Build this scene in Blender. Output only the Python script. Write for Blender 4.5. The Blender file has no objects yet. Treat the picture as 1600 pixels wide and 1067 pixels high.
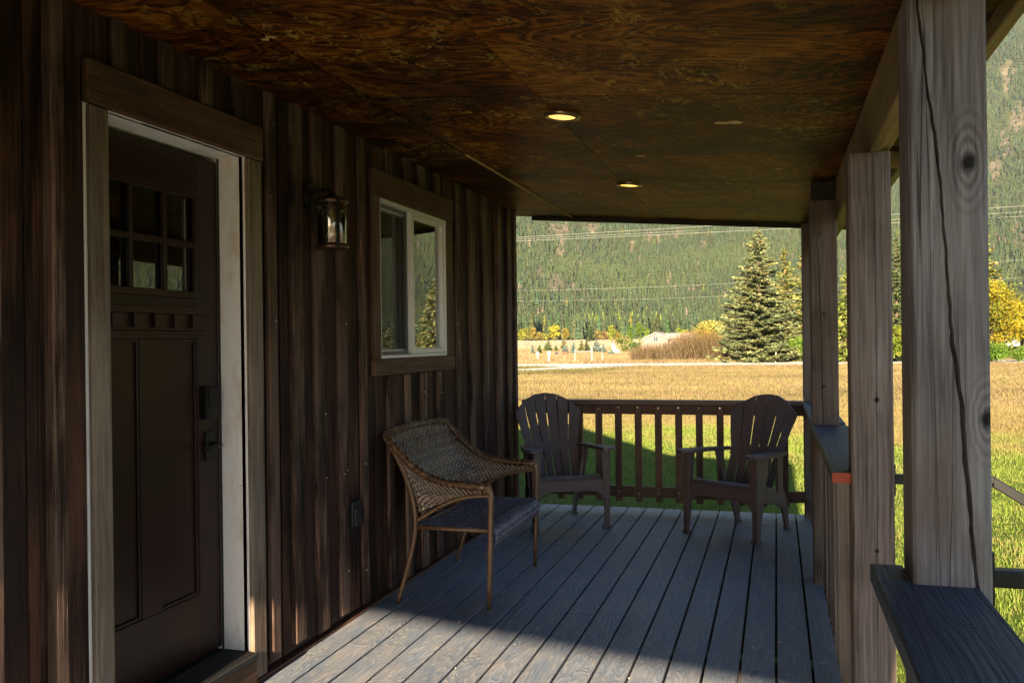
import bpy, bmesh, math, random
import numpy as np
from mathutils import Vector, Matrix
random.seed(7); RNG = np.random.default_rng(11)
S = bpy.context.scene; COL = S.collection
R = math.radians
# ------------------------------------------------------------------ camera
F = 1385.0; EYE = 1.37; HY = 533.5
TH = math.atan(413 / F); RO = R(0.7)
FW = Vector((-math.sin(TH), math.cos(TH), 0)); RT = Vector((math.cos(TH), math.sin(TH), 0)); UP = Vector((0, 0, 1))
cx = math.cos(RO) * RT - math.sin(RO) * UP; cy = math.sin(RO) * RT + math.cos(RO) * UP
cam = bpy.data.objects.new('camera', bpy.data.cameras.new('camera')); COL.objects.link(cam)
M = Matrix((cx, cy, -FW)).transposed().to_4x4(); M.translation = Vector((0, 0, EYE)); cam.matrix_world = M
cam.data.sensor_width = 36; cam.data.lens = F / 1600 * 36; cam.data.clip_start = 0.05; cam.data.clip_end = 20000
S.camera = cam
# ------------------------------------------------------------------ light
SUN_EL = R(18.1); SUN_AZ = R(183.6 - 7.2)      # the sun stands behind the camera, a little to the right
sd = Vector((-0.10, 3.05, -1.0)).normalized()      # direction the light travels
w = bpy.data.worlds.new('World'); S.world = w; w.use_nodes = True
nt = w.node_tree; bg = nt.nodes['Background']; sky = nt.nodes.new('ShaderNodeTexSky')
sky.sky_type = 'NISHITA'; sky.sun_disc = False; sky.sun_elevation = SUN_EL; sky.sun_rotation = math.atan2(-sd.x, -sd.y)
sky.air_density = 1.0; sky.dust_density = 0.5; sky.ozone_density = 4.0
nt.links.new(sky.outputs[0], bg.inputs[0]); bg.inputs[1].default_value = 0.052
sl = bpy.data.lights.new('sun', 'SUN'); sl.energy = 5.0; sl.angle = R(0.6); sl.color = (1.0, 0.78, 0.52)
so = bpy.data.objects.new('sun', sl); COL.objects.link(so); so.rotation_mode = 'QUATERNION'
so.rotation_quaternion = sd.to_track_quat('-Z', 'Y'); so.location = (0, -20, 10)
S.view_settings.view_transform = 'Standard'; S.view_settings.look = 'None'
S.view_settings.gamma = 1; S.view_settings.exposure = 2.35
S.cycles.max_bounces = 7; S.cycles.diffuse_bounces = 5; S.cycles.transparent_max_bounces = 10
# ------------------------------------------------------------------ pixel helpers (only used to read real places off the photo)
def ray(px, py):
    u = (px - 800) / F; v = -(py - HY) / F
    return FW + cx * float(u) + cy * float(v)
def hitp(px, py, ax, val):
    r = ray(px, py); c = Vector((0, 0, EYE)); t = (val - c[ax]) / r[ax]; return c + t * r
# ------------------------------------------------------------------ object helpers
def tag(o, label=None, cat=None, group=None, kind=None):
    if label: o['label'] = label
    if cat: o['category'] = cat
    if group: o['group'] = group
    if kind: o['kind'] = kind
    return o
def empty(name, loc=(0, 0, 0), rz=0):
    o = bpy.data.objects.new(name, None); COL.objects.link(o); o.location = loc; o.rotation_euler = (0, 0, rz)
    o.empty_display_size = 0.2
    return o
def link(name, me, mat, parent=None, loc=(0, 0, 0), world=False):
    o = bpy.data.objects.new(name, me); COL.objects.link(o)
    if mat: me.materials.append(mat)
    if parent:
        o.parent = parent
        if world: o.matrix_parent_inverse = (Matrix.Translation(parent.location) @ parent.rotation_euler.to_matrix().to_4x4()).inverted()
    o.location = loc
    return o
def dup(o, parent=None):
    c = o.copy(); COL.objects.link(c); c.parent = parent
    for ch in o.children: dup(ch, c)
    return c
class MB:
    def __init__(s): s.v = []; s.f = []
    def add(s, vs, fs):
        n = len(s.v); s.v += [tuple(p) for p in vs]; s.f += [tuple(i + n for i in f) for f in fs]; return s
    def box(s, x0, x1, y0, y1, z0, z1):
        return s.add([(x0, y0, z0), (x1, y0, z0), (x1, y1, z0), (x0, y1, z0), (x0, y0, z1), (x1, y0, z1), (x1, y1, z1), (x0, y1, z1)],
                     [(0, 3, 2, 1), (4, 5, 6, 7), (0, 1, 5, 4), (1, 2, 6, 5), (2, 3, 7, 6), (3, 0, 4, 7)])
    def hexa(s, b, t):     # four bottom points, four top points
        return s.add(list(b) + list(t), [(0, 3, 2, 1), (4, 5, 6, 7), (0, 1, 5, 4), (1, 2, 6, 5), (2, 3, 7, 6), (3, 0, 4, 7)])
    def bar(s, a, b, w_, d_, up=(0, 0, 1)):
        a, b = Vector(a), Vector(b); t = (b - a).normalized(); u = t.cross(Vector(up))
        if u.length < 1e-4: u = t.cross(Vector((1, 0, 0)))
        u.normalize(); v = u.cross(t)
        q = [u * w_ / 2 * i + v * d_ / 2 * j for i, j in ((-1, -1), (1, -1), (1, 1), (-1, 1))]
        return s.hexa([a + k for k in q], [b + k for k in q])
    def tube(s, pts, r, n=10, cap=True, flat=1.0):
        pts = [Vector(p) for p in pts]; rs = r if isinstance(r, (list, tuple)) else [r] * len(pts)
        up = Vector((0, 0, 1)); rings = []; pu = None
        for i, p in enumerate(pts):
            t = (pts[min(i + 1, len(pts) - 1)] - pts[max(i - 1, 0)]).normalized()
            if pu is None:
                u = t.cross(up)
                if u.length < 1e-3: u = t.cross(Vector((1, 0, 0)))
            else: u = pu - t * pu.dot(t)
            u.normalize(); pu = u; v = t.cross(u)
            rings.append([p + (u * math.cos(2 * math.pi * k / n) + v * flat * math.sin(2 * math.pi * k / n)) * rs[i] for k in range(n)])
        vs = [q for ring in rings for q in ring]; fs = []
        for i in range(len(pts) - 1):
            for k in range(n):
                fs.append((i * n + k, i * n + (k + 1) % n, (i + 1) * n + (k + 1) % n, (i + 1) * n + k))
        if cap: fs.append(tuple(range(n))[::-1]); fs.append(tuple((len(pts) - 1) * n + k for k in range(n)))
        return s.add(vs, fs)
    def lathe(s, c, prof, n=32):   # prof: (r,z)
        vs = [(c[0] + r * math.cos(2 * math.pi * k / n), c[1] + r * math.sin(2 * math.pi * k / n), c[2] + z) for r, z in prof for k in range(n)]
        fs = [(i * n + k, i * n + (k + 1) % n, (i + 1) * n + (k + 1) % n, (i + 1) * n + k) for i in range(len(prof) - 1) for k in range(n)]
        return s.add(vs, fs)
    def prism(s, poly, f0, f1):    # poly points mapped by f0 (front) and f1 (back)
        n = len(poly); a = [f0(p) for p in poly]; b = [f1(p) for p in poly]
        return s.add(a + b, [tuple(range(n)), tuple(range(2 * n - 1, n - 1, -1))] + [(i, i + n, (i + 1) % n + n, (i + 1) % n) for i in range(n)])
    def build(s, name, mat, parent=None, bevel=0, smooth=False, loc=(0, 0, 0), seg=1, sub=0, fix=True):
        me = bpy.data.meshes.new(name); me.from_pydata(s.v, [], s.f); me.validate()
        if fix:
            bm = bmesh.new(); bm.from_mesh(me); bmesh.ops.recalc_face_normals(bm, faces=bm.faces); bm.to_mesh(me); bm.free()
        if smooth: me.polygons.foreach_set('use_smooth', [True] * len(me.polygons))
        o = link(name, me, mat, parent, loc)
        if bevel:
            m = o.modifiers.new('bevel', 'BEVEL'); m.width = bevel; m.segments = seg; m.limit_method = 'ANGLE'; m.angle_limit = R(40)
            if smooth: m.harden_normals = False
        if sub:
            m = o.modifiers.new('sub', 'SUBSURF'); m.levels = sub; m.render_levels = sub
        return o
def mesh_np(name, V, T, mat, parent=None, col=None, smooth=False):
    V = np.asarray(V, np.float32); T = np.asarray(T, np.int32); k = T.shape[1]
    me = bpy.data.meshes.new(name); me.vertices.add(len(V)); me.vertices.foreach_set('co', V.ravel())
    me.loops.add(T.size); me.loops.foreach_set('vertex_index', T.ravel())
    me.polygons.add(len(T)); me.polygons.foreach_set('loop_start', np.arange(0, T.size, k, dtype=np.int32))
    try: me.polygons.foreach_set('loop_total', np.full(len(T), k, np.int32))
    except Exception: pass
    if smooth: me.polygons.foreach_set('use_smooth', np.ones(len(T), bool))
    if col is not None:
        a = me.color_attributes.new('tint', 'FLOAT_COLOR', 'POINT')
        c = np.ones((len(V), 4), np.float32); c[:, :3] = col; a.data.foreach_set('color', c.ravel())
    me.update(calc_edges=True)
    return link(name, me, mat, parent)
# ------------------------------------------------------------------ material helpers
class G:
    def __init__(s, name):
        s.m = bpy.data.materials.new(name); s.m.use_nodes = True; s.t = s.m.node_tree; s.n = s.t.nodes; s.b = s.n['Principled BSDF']
        s.out = s.n['Material Output']
    def __call__(s, typ, **kw):
        n = s.n.new('ShaderNode' + typ)
        for k, v in kw.items():
            if k.startswith('_'): n.inputs[k[1:].replace('_', ' ')].default_value = v
            else: setattr(n, k, v)
        return n
    def l(s, a, b): s.t.links.new(a, b)
    def math(s, op, a, b=None, c=None, clamp=False):
        n = s('Math', operation=op, use_clamp=clamp)
        for i, x in enumerate((a, b, c)):
            if x is None: continue
            if isinstance(x, (int, float)): n.inputs[i].default_value = x
            else: s.l(x, n.inputs[i])
        return n.outputs[0]
    def pos(s, obj=True):
        return s('TexCoord').outputs['Object'] if obj else s('NewGeometry').outputs['Position']
    def mapping(s, v, scale=(1, 1, 1), loc=(0, 0, 0)):
        n = s('Mapping'); n.inputs['Scale'].default_value = scale; n.inputs['Location'].default_value = loc; s.l(v, n.inputs[0]); return n.outputs[0]
    def noise(s, v, scale=5, detail=5, rough=.55, dist=0, col=False):
        n = s('Texture' + 'Noise' if False else 'TexNoise'); s.l(v, n.inputs['Vector'])
        n.inputs['Scale'].default_value = scale; n.inputs['Detail'].default_value = detail; n.inputs['Roughness'].default_value = rough; n.inputs['Distortion'].default_value = dist
        return n.outputs[1 if col else 0]
    def ramp(s, f, stops):
        n = s('ValToRGB'); e = n.color_ramp.elements
        while len(e) < len(stops): e.new(.5)
        for i, (p, c) in enumerate(stops): e[i].position = p; e[i].color = (c[0], c[1], c[2], 1) if not isinstance(c, (int, float)) else (c, c, c, 1)
        s.l(f, n.inputs[0]); return n.outputs[0]
    def mix(s, f, a, b, typ='MIX'):
        n = s('Mix', data_type='RGBA', blend_type=typ)
        for i, x in ((0, f), (6, a), (7, b)):
            if isinstance(x, (int, float)): n.inputs[i].default_value = x
            elif isinstance(x, tuple): n.inputs[i].default_value = (*x[:3], 1)
            else: s.l(x, n.inputs[i])
        return n.outputs[2]
    def bump(s, h, strength=.3, dist=.005):
        n = s('Bump'); n.inputs['Strength'].default_value = strength; n.inputs['Distance'].default_value = dist; s.l(h, n.inputs['Height']); s.l(n.outputs[0], s.b.inputs['Normal'])
    def color(s, c): s.l(c, s.b.inputs['Base Color']) if not isinstance(c, tuple) else setattr(s.b.inputs['Base Color'], 'default_value', (*c, 1))
    def rough(s, r):
        if isinstance(r, (int, float)): s.b.inputs['Roughness'].default_value = r
        else: s.l(r, s.b.inputs['Roughness'])
def plain(name, c, rough=.5, metal=0, var=.15, spec=.5, scale=20):
    g = G(name); n = g.noise(g.pos(), scale, 4)
    g.color(g.mix(g.math('MULTIPLY', n, 1.0), tuple(x * (1 - var) for x in c), tuple(min(1, x * (1 + var)) for x in c)))
    g.rough(rough); g.b.inputs['Metallic'].default_value = metal; g.b.inputs['Specular IOR Level'].default_value = spec
    return g.m
def wood(name, dark, mid, light, axis='Z', fine=1.0, rough=.75, bump=.5, knots=None, face='XZ', islands=True, weather=None, contrast=1.0, spec=.3, scr=False, ringk=26, gkn=True, checks=.85):
    g = G(name); p = g.pos(); ax = 'XYZ'.index(axis)
    isl = g('NewGeometry').outputs['Random Per Island']
    if islands:
        cb = g('CombineXYZ'); k = g.math('MULTIPLY', isl, 37.0)
        for i in range(3): g.l(k, cb.inputs[i])
        va = g('VectorMath', operation='ADD'); g.l(p, va.inputs[0]); g.l(cb.outputs[0], va.inputs[1]); q = va.outputs[0]
    else: q = p
    sc = [1, 1, 1]; sc[ax] = .045; m1 = g.mapping(q, tuple(sc)); sc[ax] = .018; m2 = g.mapping(q, tuple(sc)); sc[ax] = .16; m3 = g.mapping(q, tuple(sc))
    bands = g.noise(m3, 9 * fine, 3, .5, .7)
    if knots:
        sep = g('SeparateXYZ'); g.l(p, sep.inputs[0]); ia, ib = 'XYZ'.index(face[0]), 'XYZ'.index(face[1])
        u = sep.outputs[ia]; v = sep.outputs[ib]; gu = u; kmask = None; KD = []
        for (ku, kv, kr) in knots:
            du = g.math('SUBTRACT', u, ku); dv = g.math('MULTIPLY', g.math('SUBTRACT', v, kv), .38)
            d2 = g.math('DIVIDE', g.math('ADD', g.math('MULTIPLY', du, du), g.math('MULTIPLY', dv, dv)), kr * kr)
            ex = g.math('POWER', 2.718, g.math('MULTIPLY', d2, -.25))
            gu = g.math('ADD', gu, g.math('MULTIPLY', ex, g.math('MULTIPLY', g.math('SIGN', du), g.math('SUBTRACT', g.math('MULTIPLY', g.math('SQRT', d2), kr * .55), g.math('ABSOLUTE', du)))))
            dd = g.math('SQRT', g.math('DIVIDE', g.math('ADD', g.math('MULTIPLY', du, du), g.math('MULTIPLY', g.math('SUBTRACT', v, kv), g.math('MULTIPLY', g.math('SUBTRACT', v, kv), .75))), kr * kr))
            jit = g.math('MULTIPLY', g.math('SUBTRACT', g.noise(p, 45, 3), .5), .35); dd = g.math('ADD', dd, jit)
            d3 = g.math('SQRT', g.math('DIVIDE', g.math('ADD', g.math('MULTIPLY', du, du), g.math('MULTIPLY', dv, dv)), kr * kr)); KD.append(g.math('ADD', d3, g.math('MULTIPLY', jit, .6)))
            km = g.math('SUBTRACT', 1.0, g.math('MULTIPLY', g.math('SUBTRACT', dd, .28), 2.6), clamp=True)
            kmask = km if kmask is None else g.math('MAXIMUM', kmask, km)
        wob = g.math('MULTIPLY', g.noise(m3, 4, 4, .6), .12)
        ringv = g.math('SINE', g.math('MULTIPLY', g.math('ADD', gu, wob), 6.283 * ringk)); ringv = g.math('MULTIPLY', ringv, g.math('MULTIPLY', g.noise(m3, 14, 2), .9))
        for dd in KD:
            near = g.math('SUBTRACT', 1.6, dd, clamp=True); rr_ = g.math('SINE', g.math('MULTIPLY', dd, 19.0))
            ringv = g.math('ADD', g.math('MULTIPLY', ringv, g.math('SUBTRACT', 1.0, near)), g.math('MULTIPLY', rr_, near))
        bands = g.math('ADD', g.math('MULTIPLY', bands, .62), g.math('ADD', g.math('MULTIPLY', ringv, .17), .16))
    fib = g.noise(m2, 150 * fine, 4, .7); mid_ = g.noise(m1, 42 * fine, 5, .65, .4); big = g.noise(q, 2.3, 4, .6)
    t = g.math('ADD', g.math('ADD', g.math('MULTIPLY', bands, .42), g.math('MULTIPLY', mid_, .36)), g.math('SUBTRACT', g.math('MULTIPLY', fib, .44), .07))
    t = g.math('ADD', t, g.math('MULTIPLY', g.math('SUBTRACT', big, .5), .35))
    if islands: t = g.math('ADD', t, g.math('MULTIPLY', g.math('SUBTRACT', isl, .5), .12))
    t = g.math('ADD', g.math('MULTIPLY', g.math('SUBTRACT', t, .54), 1.6 * contrast), .5, clamp=True)
    c = g.ramp(t, [(0.12, dark), (.48, mid), (.88, light)])
    if weather:
        wn = g.noise(g.mapping(q, tuple([1 if i != ax else .25 for i in range(3)])), 5, 5, .65)
        c = g.mix(g.ramp(wn, [(.47, 0), (.62, 1)]), c, weather)
    ck = g.noise(m2, 34 * fine, 2, .4, .3); ckm = g.math('MULTIPLY', g.ramp(g.math('ABSOLUTE', g.math('SUBTRACT', ck, .5)), [(.0, 1), (.016, 0)]), g.ramp(g.noise(m1, 6, 3, .6), [(.5, 0), (.6, 1)]))
    c = g.mix(g.math('MULTIPLY', ckm, checks), c, tuple(x * .35 for x in dark))
    if scr:   # small knots
        vn = g('TexVoronoi'); sc2 = [1, 1, 1]; sc2[ax] = .45; g.l(g.mapping(q, tuple(sc2)), vn.inputs['Vector']); vn.inputs['Scale'].default_value = 2.6
        c = g.mix(g.ramp(vn.outputs['Distance'], [(.035, 1), (.075, 0)]), c, tuple(x * .45 for x in dark))
    if knots and gkn: c = g.mix(kmask, c, tuple(x * .35 for x in dark))
    g.color(c); g.rough(rough); g.b.inputs['Specular IOR Level'].default_value = spec
    h = g.math('ADD', g.math('SUBTRACT', g.math('MULTIPLY', fib, .5), g.math('MULTIPLY', ckm, checks)), g.math('ADD', g.math('MULTIPLY', mid_, .8), g.math('MULTIPLY', bands, .5)))
    g.bump(h, bump, .006)
    return g.m
def objvar(m):        # random brightness per baluster, painting the stripes of lit fronts and shaded sides
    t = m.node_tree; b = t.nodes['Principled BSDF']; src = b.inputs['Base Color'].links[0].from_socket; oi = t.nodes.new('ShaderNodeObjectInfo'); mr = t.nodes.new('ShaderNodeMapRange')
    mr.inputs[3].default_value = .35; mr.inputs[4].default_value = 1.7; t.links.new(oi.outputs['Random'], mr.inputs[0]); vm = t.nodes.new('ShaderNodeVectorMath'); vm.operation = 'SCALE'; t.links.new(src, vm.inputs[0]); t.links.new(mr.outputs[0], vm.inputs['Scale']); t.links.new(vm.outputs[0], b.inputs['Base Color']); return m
def vcol(name, rough=.8, var=.25, scale=3, spec=.2, transl=0.0):
    g = G(name); a = g('VertexColor', layer_name='tint'); n = g.noise(g.pos(False), scale, 3)
    k = g.math('ADD', g.math('MULTIPLY', n, 2 * var), 1 - var)
    cc = g('CombineColor') if False else None
    mx = g('VectorMath', operation='SCALE'); g.l(a.outputs[0], mx.inputs[0]); g.l(k, mx.inputs['Scale'])
    g.color(mx.outputs[0]); g.rough(rough); g.b.inputs['Specular IOR Level'].default_value = spec
    if transl:
        tr = g('BsdfTranslucent'); g.l(mx.outputs[0], tr.inputs[0]); ms = g('MixShader'); ms.inputs[0].default_value = transl
        g.l(g.b.outputs[0], ms.inputs[1]); g.l(tr.outputs[0], ms.inputs[2]); g.l(ms.outputs[0], g.out.inputs[0])
    return g.m
# ------------------------------------------------------------------ materials
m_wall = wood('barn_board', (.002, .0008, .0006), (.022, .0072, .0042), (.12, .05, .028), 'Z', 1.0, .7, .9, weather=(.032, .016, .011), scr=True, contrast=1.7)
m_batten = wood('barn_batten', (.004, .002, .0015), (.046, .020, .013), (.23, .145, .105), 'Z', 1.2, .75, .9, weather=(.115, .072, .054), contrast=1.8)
m_case = wood('grey_casing_wood', (.03, .018, .012), (.14, .10, .072), (.31, .25, .19), 'Z', 1.2, .8, .9, weather=(.175, .145, .11), contrast=1.2, scr=True)
m_case_y = wood('brown_header_wood', (.014, .007, .004), (.075, .038, .019), (.17, .10, .055), 'Y', 1.3, .8, .8, scr=True)
m_wcase = wood('window_casing_wood', (.02, .012, .008), (.085, .05, .032), (.17, .115, .08), 'Y', 1.2, .8, .8)
m_post = [wood('grey_post_wood', (.035, .028, .026), (.205, .18, .17), (.40, .36, .345), 'Z', 1.25, .8, .7, knots=[(.357, 1.703, .030), (.386, 1.21, .028)], face='XZ', islands=False, contrast=1.0, ringk=62, weather=(.17, .12, .095)),
          wood('brown_post_wood', (.04, .026, .018), (.18, .135, .112), (.33, .27, .235), 'Z', 1.0, .8, .7, knots=[(.335, 1.15, .016), (.33, .62, .014)], face='XZ', islands=False, contrast=1.05, ringk=60),
          wood('knotty_post_wood', (.04, .022, .012), (.125, .088, .065), (.22, .175, .145), 'Z', 1.0, .8, .7, knots=[(.235, 1.95, .012), (.255, 1.5, .014), (.25, 1.1, .016)], face='XZ', islands=False, contrast=1.0, ringk=60),
          wood('corner_post_wood', (.04, .025, .018), (.12, .09, .07), (.2, .16, .135), 'Z', 1.0, .8, .7, islands=False)]
m_beam = wood('beam_wood', (.05, .03, .010), (.22, .15, .055), (.38, .28, .13), 'Y', .8, .75, .5)
m_dark = wood('dark_fascia_wood', (.012, .009, .007), (.03, .022, .016), (.06, .045, .034), 'X', 1.0, .75, .5)
m_cap = wood('stained_rail_cap_wood', (.006, .010, .018), (.026, .042, .072), (.085, .105, .14), 'Y', .9, .5, .8, knots=[(.30, 1.66, .018), (.26, 4.0, .02)], face='XY', islands=False, ringk=75, spec=.3, gkn=False)
m_capx = wood('stained_cap_wood', (.035, .017, .011), (.085, .045, .03), (.14, .085, .062), 'X', .9, .5, .5, spec=.4)
m_rail = wood('railing_wood', (.03, .013, .008), (.085, .042, .026), (.15, .085, .055), 'Z', 1.0, .6, .4, spec=.35, scr=True)
m_railx = wood('railing_wood_lengthwise', (.03, .013, .008), (.085, .042, .026), (.15, .085, .055), 'X', 1.0, .6, .4, spec=.35, scr=True)
m_raily = wood('railing_wood_side', (.03, .013, .008), (.085, .042, .026), (.15, .085, .055), 'Y', 1.0, .6, .4, spec=.35)
m_balg = objvar(wood('lit_shaded_baluster_wood', (.05, .035, .028), (.20, .16, .14), (.36, .31, .28), 'Z', 1.0, .7, .5))  # skylight on the fronts and shade between balusters are put into this colour
m_redend = plain('red_end_grain', (.36, .05, .012), .6)
m_white = plain('white_vinyl', (.72, .72, .7), .35, var=.05)
m_black = plain('black_metal', (.012, .012, .013), .4, .6)
m_copper = plain('aged_bronze', (.10, .055, .035), .38, .7, .4)
m_screw = plain('screw_head', (.6, .6, .58), .35, .9)
m_rubber = plain('black_rubber', (.015, .015, .016), .6)
m_room = plain('room_plaster', (.30, .27, .22), .9)
m_curtain = plain('curtain_cloth', (.35, .34, .30), .9, scale=6)
m_chair = plain('brown_resin', (.11, .077, .070), .45, var=.12, scale=8)
def make_jamb():
    g = G('white_door_jamb'); p = g.pos(); n = g.noise(g.mapping(p, (1, 1, .35)), 9, 6, .7); n2 = g.noise(p, 60, 3)
    c = g.mix(g.ramp(n, [(.5, 0), (.75, 1)]), (.86, .83, .80), (.62, .52, .40))
    g.color(g.mix(g.ramp(n2, [(.72, 0), (.78, 1)]), c, (.35, .28, .2))); g.rough(.5); return g.m
m_jamb = make_jamb()
def make_door():
    g = G('brown_door_paint'); p = g.pos(); f = g.noise(g.mapping(p, (1, 1, .05)), 120, 4, .6)
    g.color(g.mix(f, (.017, .0065, .0038), (.026, .0105, .0065))); g.rough(.36); g.b.inputs['Specular IOR Level'].default_value = .3; g.bump(f, .06, .002); return g.m
m_door = make_door()
def make_glass(name, tint=(.9, .95, .93), add=0.0):
    g = G(name); fr = g('Fresnel'); fr.inputs[0].default_value = 1.52
    tr = g('BsdfTransparent'); tr.inputs[0].default_value = (*tint, 1); gl = g('BsdfGlossy'); gl.inputs['Roughness'].default_value = 0.0; gl.inputs[0].default_value = (1, 1, 1, 1)
    k = g.math('ADD', g.math('MULTIPLY', fr.outputs[0], 2.3), add + .03, clamp=True); ms = g('MixShader'); g.l(k, ms.inputs[0])
    # both faces of a double pane reflect: a slight ripple in old sheet glass
    n = g.noise(g.pos(), 2.2, 2); b = g('Bump'); b.inputs['Strength'].default_value = .003; b.inputs['Distance'].default_value = .05; g.l(n, b.inputs['Height']); g.l(b.outputs[0], gl.inputs['Normal'])
    g.l(tr.outputs[0], ms.inputs[1]); g.l(gl.outputs[0], ms.inputs[2]); g.l(ms.outputs[0], g.out.inputs[0]); return g.m
m_glass = make_glass('window_glass'); m_lampglass = make_glass('lantern_glass', (.93, .93, .9), .02)
def make_screen():
    g = G('insect_screen'); tr = g('BsdfTransparent'); df = g('BsdfDiffuse'); df.inputs[0].default_value = (.10, .10, .09, 1)
    ms = g('MixShader'); ms.inputs[0].default_value = .45; g.l(tr.outputs[0], ms.inputs[1]); g.l(df.outputs[0], ms.inputs[2]); g.l(ms.outputs[0], g.out.inputs[0]); return g.m
m_screen = make_screen()
def make_ceiling():
    g = G('stained_plywood'); p = g.pos(); isl = g('NewGeometry').outputs['Random Per Island']
    va = g('VectorMath', operation='ADD'); cb = g('CombineXYZ'); k = g.math('MULTIPLY', isl, 23.0)
    for i in range(3): g.l(k, cb.inputs[i])
    g.l(p, va.inputs[0]); g.l(cb.outputs[0], va.inputs[1]); q = va.outputs[0]
    gr = g.noise(g.mapping(q, (.35, 1, 1)), 3.2, 4, .5, 1.2)            # wide cathedral figure running across
    rings = g.math('SINE', g.math('MULTIPLY', gr, 95.0))
    big = g.noise(q, 1.4, 5, .65, .6); fib = g.noise(g.mapping(q, (.04, 1, 1)), 160, 3, .7)
    t = g.math('ADD', g.math('ADD', g.math('ADD', g.math('MULTIPLY', big, .75), g.math('MULTIPLY', g.math('SUBTRACT', isl, .5), .09)), g.math('MULTIPLY', g.math('ADD', g.math('MULTIPLY', rings, .5), .5), .16)), g.math('MULTIPLY', fib, .2))
    c = g.ramp(t, [(.42, (.003, .001, .0004)), (.54, (.06, .014, .0012)), (.66, (.19, .060, .004)), (.80, (.36, .15, .012))])
    # light squiggles where the veneer shows through the stain, in patches
    sq = g.noise(g.mapping(q, (1, .8, 1)), 13, 3, .5, 1.6); line = g.math('ABSOLUTE', g.math('SUBTRACT', sq, .5))
    msk = g.math('MULTIPLY', g.ramp(line, [(.0, 1), (.045, 0)]), g.ramp(g.noise(q, 1.6, 3), [(.46, 0), (.58, 1)]))
    sp = g.noise(q, 9, 3, .6); msk = g.math('MULTIPLY', msk, g.ramp(sp, [(.44, 0), (.6, 1)]))
    c = g.mix(g.math('MULTIPLY', msk, .9), c, (.46, .32, .06))
    # scuffs
    v = g.noise(g.mapping(p, (1, .3, 1)), 21, 2, .4); c = g.mix(g.ramp(v, [(.80, 0), (.82, 1)]), c, (.5, .4, .22))
    band = g.noise(g.mapping(p, (.5, 1.6, 1)), 1.1, 3, .6); c = g.mix(g.math('MULTIPLY', g.ramp(band, [(.50, 0), (.66, 1)]), .6), c, (.006, .002, .001))
    sx = g('SeparateXYZ'); g.l(p, sx.inputs[0]); jn = g.math('MULTIPLY', g.math('SUBTRACT', g.noise(p, 30, 3), .5), .9)
    for (kx, ky, ka, kb_) in ((-.21, 3.86, .034, .022), (-.155, 3.85, .032, .03), (-1.62, 2.62, .03, .012), (-.66, 4.6, .03, .015), (.02, 4.9, .02, .01)):
        e1 = g.math('DIVIDE', g.math('SUBTRACT', sx.outputs[0], kx), ka); e2 = g.math('DIVIDE', g.math('SUBTRACT', sx.outputs[1], ky), kb_)
        dd = g.math('ADD', g.math('ADD', g.math('MULTIPLY', e1, e1), g.math('MULTIPLY', e2, e2)), jn); c = g.mix(g.ramp(dd, [(.85, 1), (.98, 0)]), c, (.62, .45, .20))
    g.color(c); g.rough(.5); g.b.inputs['Specular IOR Level'].default_value = .12; g.bump(g.math('ADD', g.math('MULTIPLY', rings, .1), fib), .18, .004); return g.m
m_ceil = make_ceiling()
def make_deck():
    g = G('grey_composite_decking'); p = g.pos(); isl = g('NewGeometry').outputs['Random Per Island']
    va = g('VectorMath', operation='ADD'); cb = g('CombineXYZ'); k = g.math('MULTIPLY', isl, 41.0)
    for i in range(3): g.l(k, cb.inputs[i])
    g.l(p, va.inputs[0]); g.l(cb.outputs[0], va.inputs[1]); q = va.outputs[0]
    gr = g.noise(g.mapping(q, (1, .10, 1)), 9, 3, .55, .5); rings = g.math('SINE', g.math('MULTIPLY', gr, 120.0))
    fib = g.noise(g.mapping(q, (1, .05, 1)), 190, 3, .7); big = g.noise(q, 2.5, 5, .65); dust = g.noise(g.mapping(p, (1, .35, 1)), 9, 6, .75)
    t = g.math('ADD', g.math('MULTIPLY', big, .6), g.math('MULTIPLY', fib, .4))
    c = g.ramp(t, [(.25, (.075, .11, .17)), (.55, (.12, .165, .24)), (.85, (.19, .235, .31))])
    c = g.mix(g.math('MULTIPLY', g.ramp(rings, [(.55, 0), (1.0, 1)]), .35), c, (.36, .36, .36))
    c = g.mix(g.math('MULTIPLY', g.ramp(dust, [(.35, 0), (.75, 1)]), .42), c, (.42, .34, .25))
    v = g('TexVoronoi'); g.l(p, v.inputs['Vector']); v.inputs['Scale'].default_value = 16
    sp = g.math('MULTIPLY', g.ramp(v.outputs['Distance'], [(.07, 1), (.10, 0)]), g.ramp(g.noise(p, 2.2, 2), [(.5, 0), (.6, 1)]))
    c = g.mix(g.math('MULTIPLY', sp, .8), c, (.5, .45, .38))
    st = g.noise(g.mapping(p, (.35, 1, 1)), 11, 2, .4, .3); c = g.mix(g.math('MULTIPLY', g.ramp(st, [(.74, 0), (.77, 1)]), .8), c, (.65, .58, .48))
    g.color(c); g.rough(g.math('ADD', g.math('MULTIPLY', big, .25), .38)); g.b.inputs['Specular IOR Level'].default_value = .45
    g.bump(g.math('ADD', g.math('MULTIPLY', rings, .35), g.math('MULTIPLY', fib, .9)), .55, .004); return g.m
m_deck = make_deck()
def make_wicker(name, a, b, c3, rough=.38):
    g = G(name); p = g.pos(); n = g.noise(p, 40, 4, .6); n2 = g.noise(p, 240, 2, .6); isl = g('NewGeometry').outputs['Random Per Island']
    t = g.math('ADD', g.math('MULTIPLY', n, .55), g.math('ADD', g.math('MULTIPLY', isl, .2), g.math('MULTIPLY', g.noise(p, 95, 2, .5), .25)))
    g.color(g.ramp(t, [(.25, a), (.5, b), (.8, c3)])); g.rough(rough); g.bump(n2, .25, .002); return g.m
m_wick = make_wicker('brown_wicker', (.014, .007, .004), (.095, .048, .024), (.34, .205, .105), .25)
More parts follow.
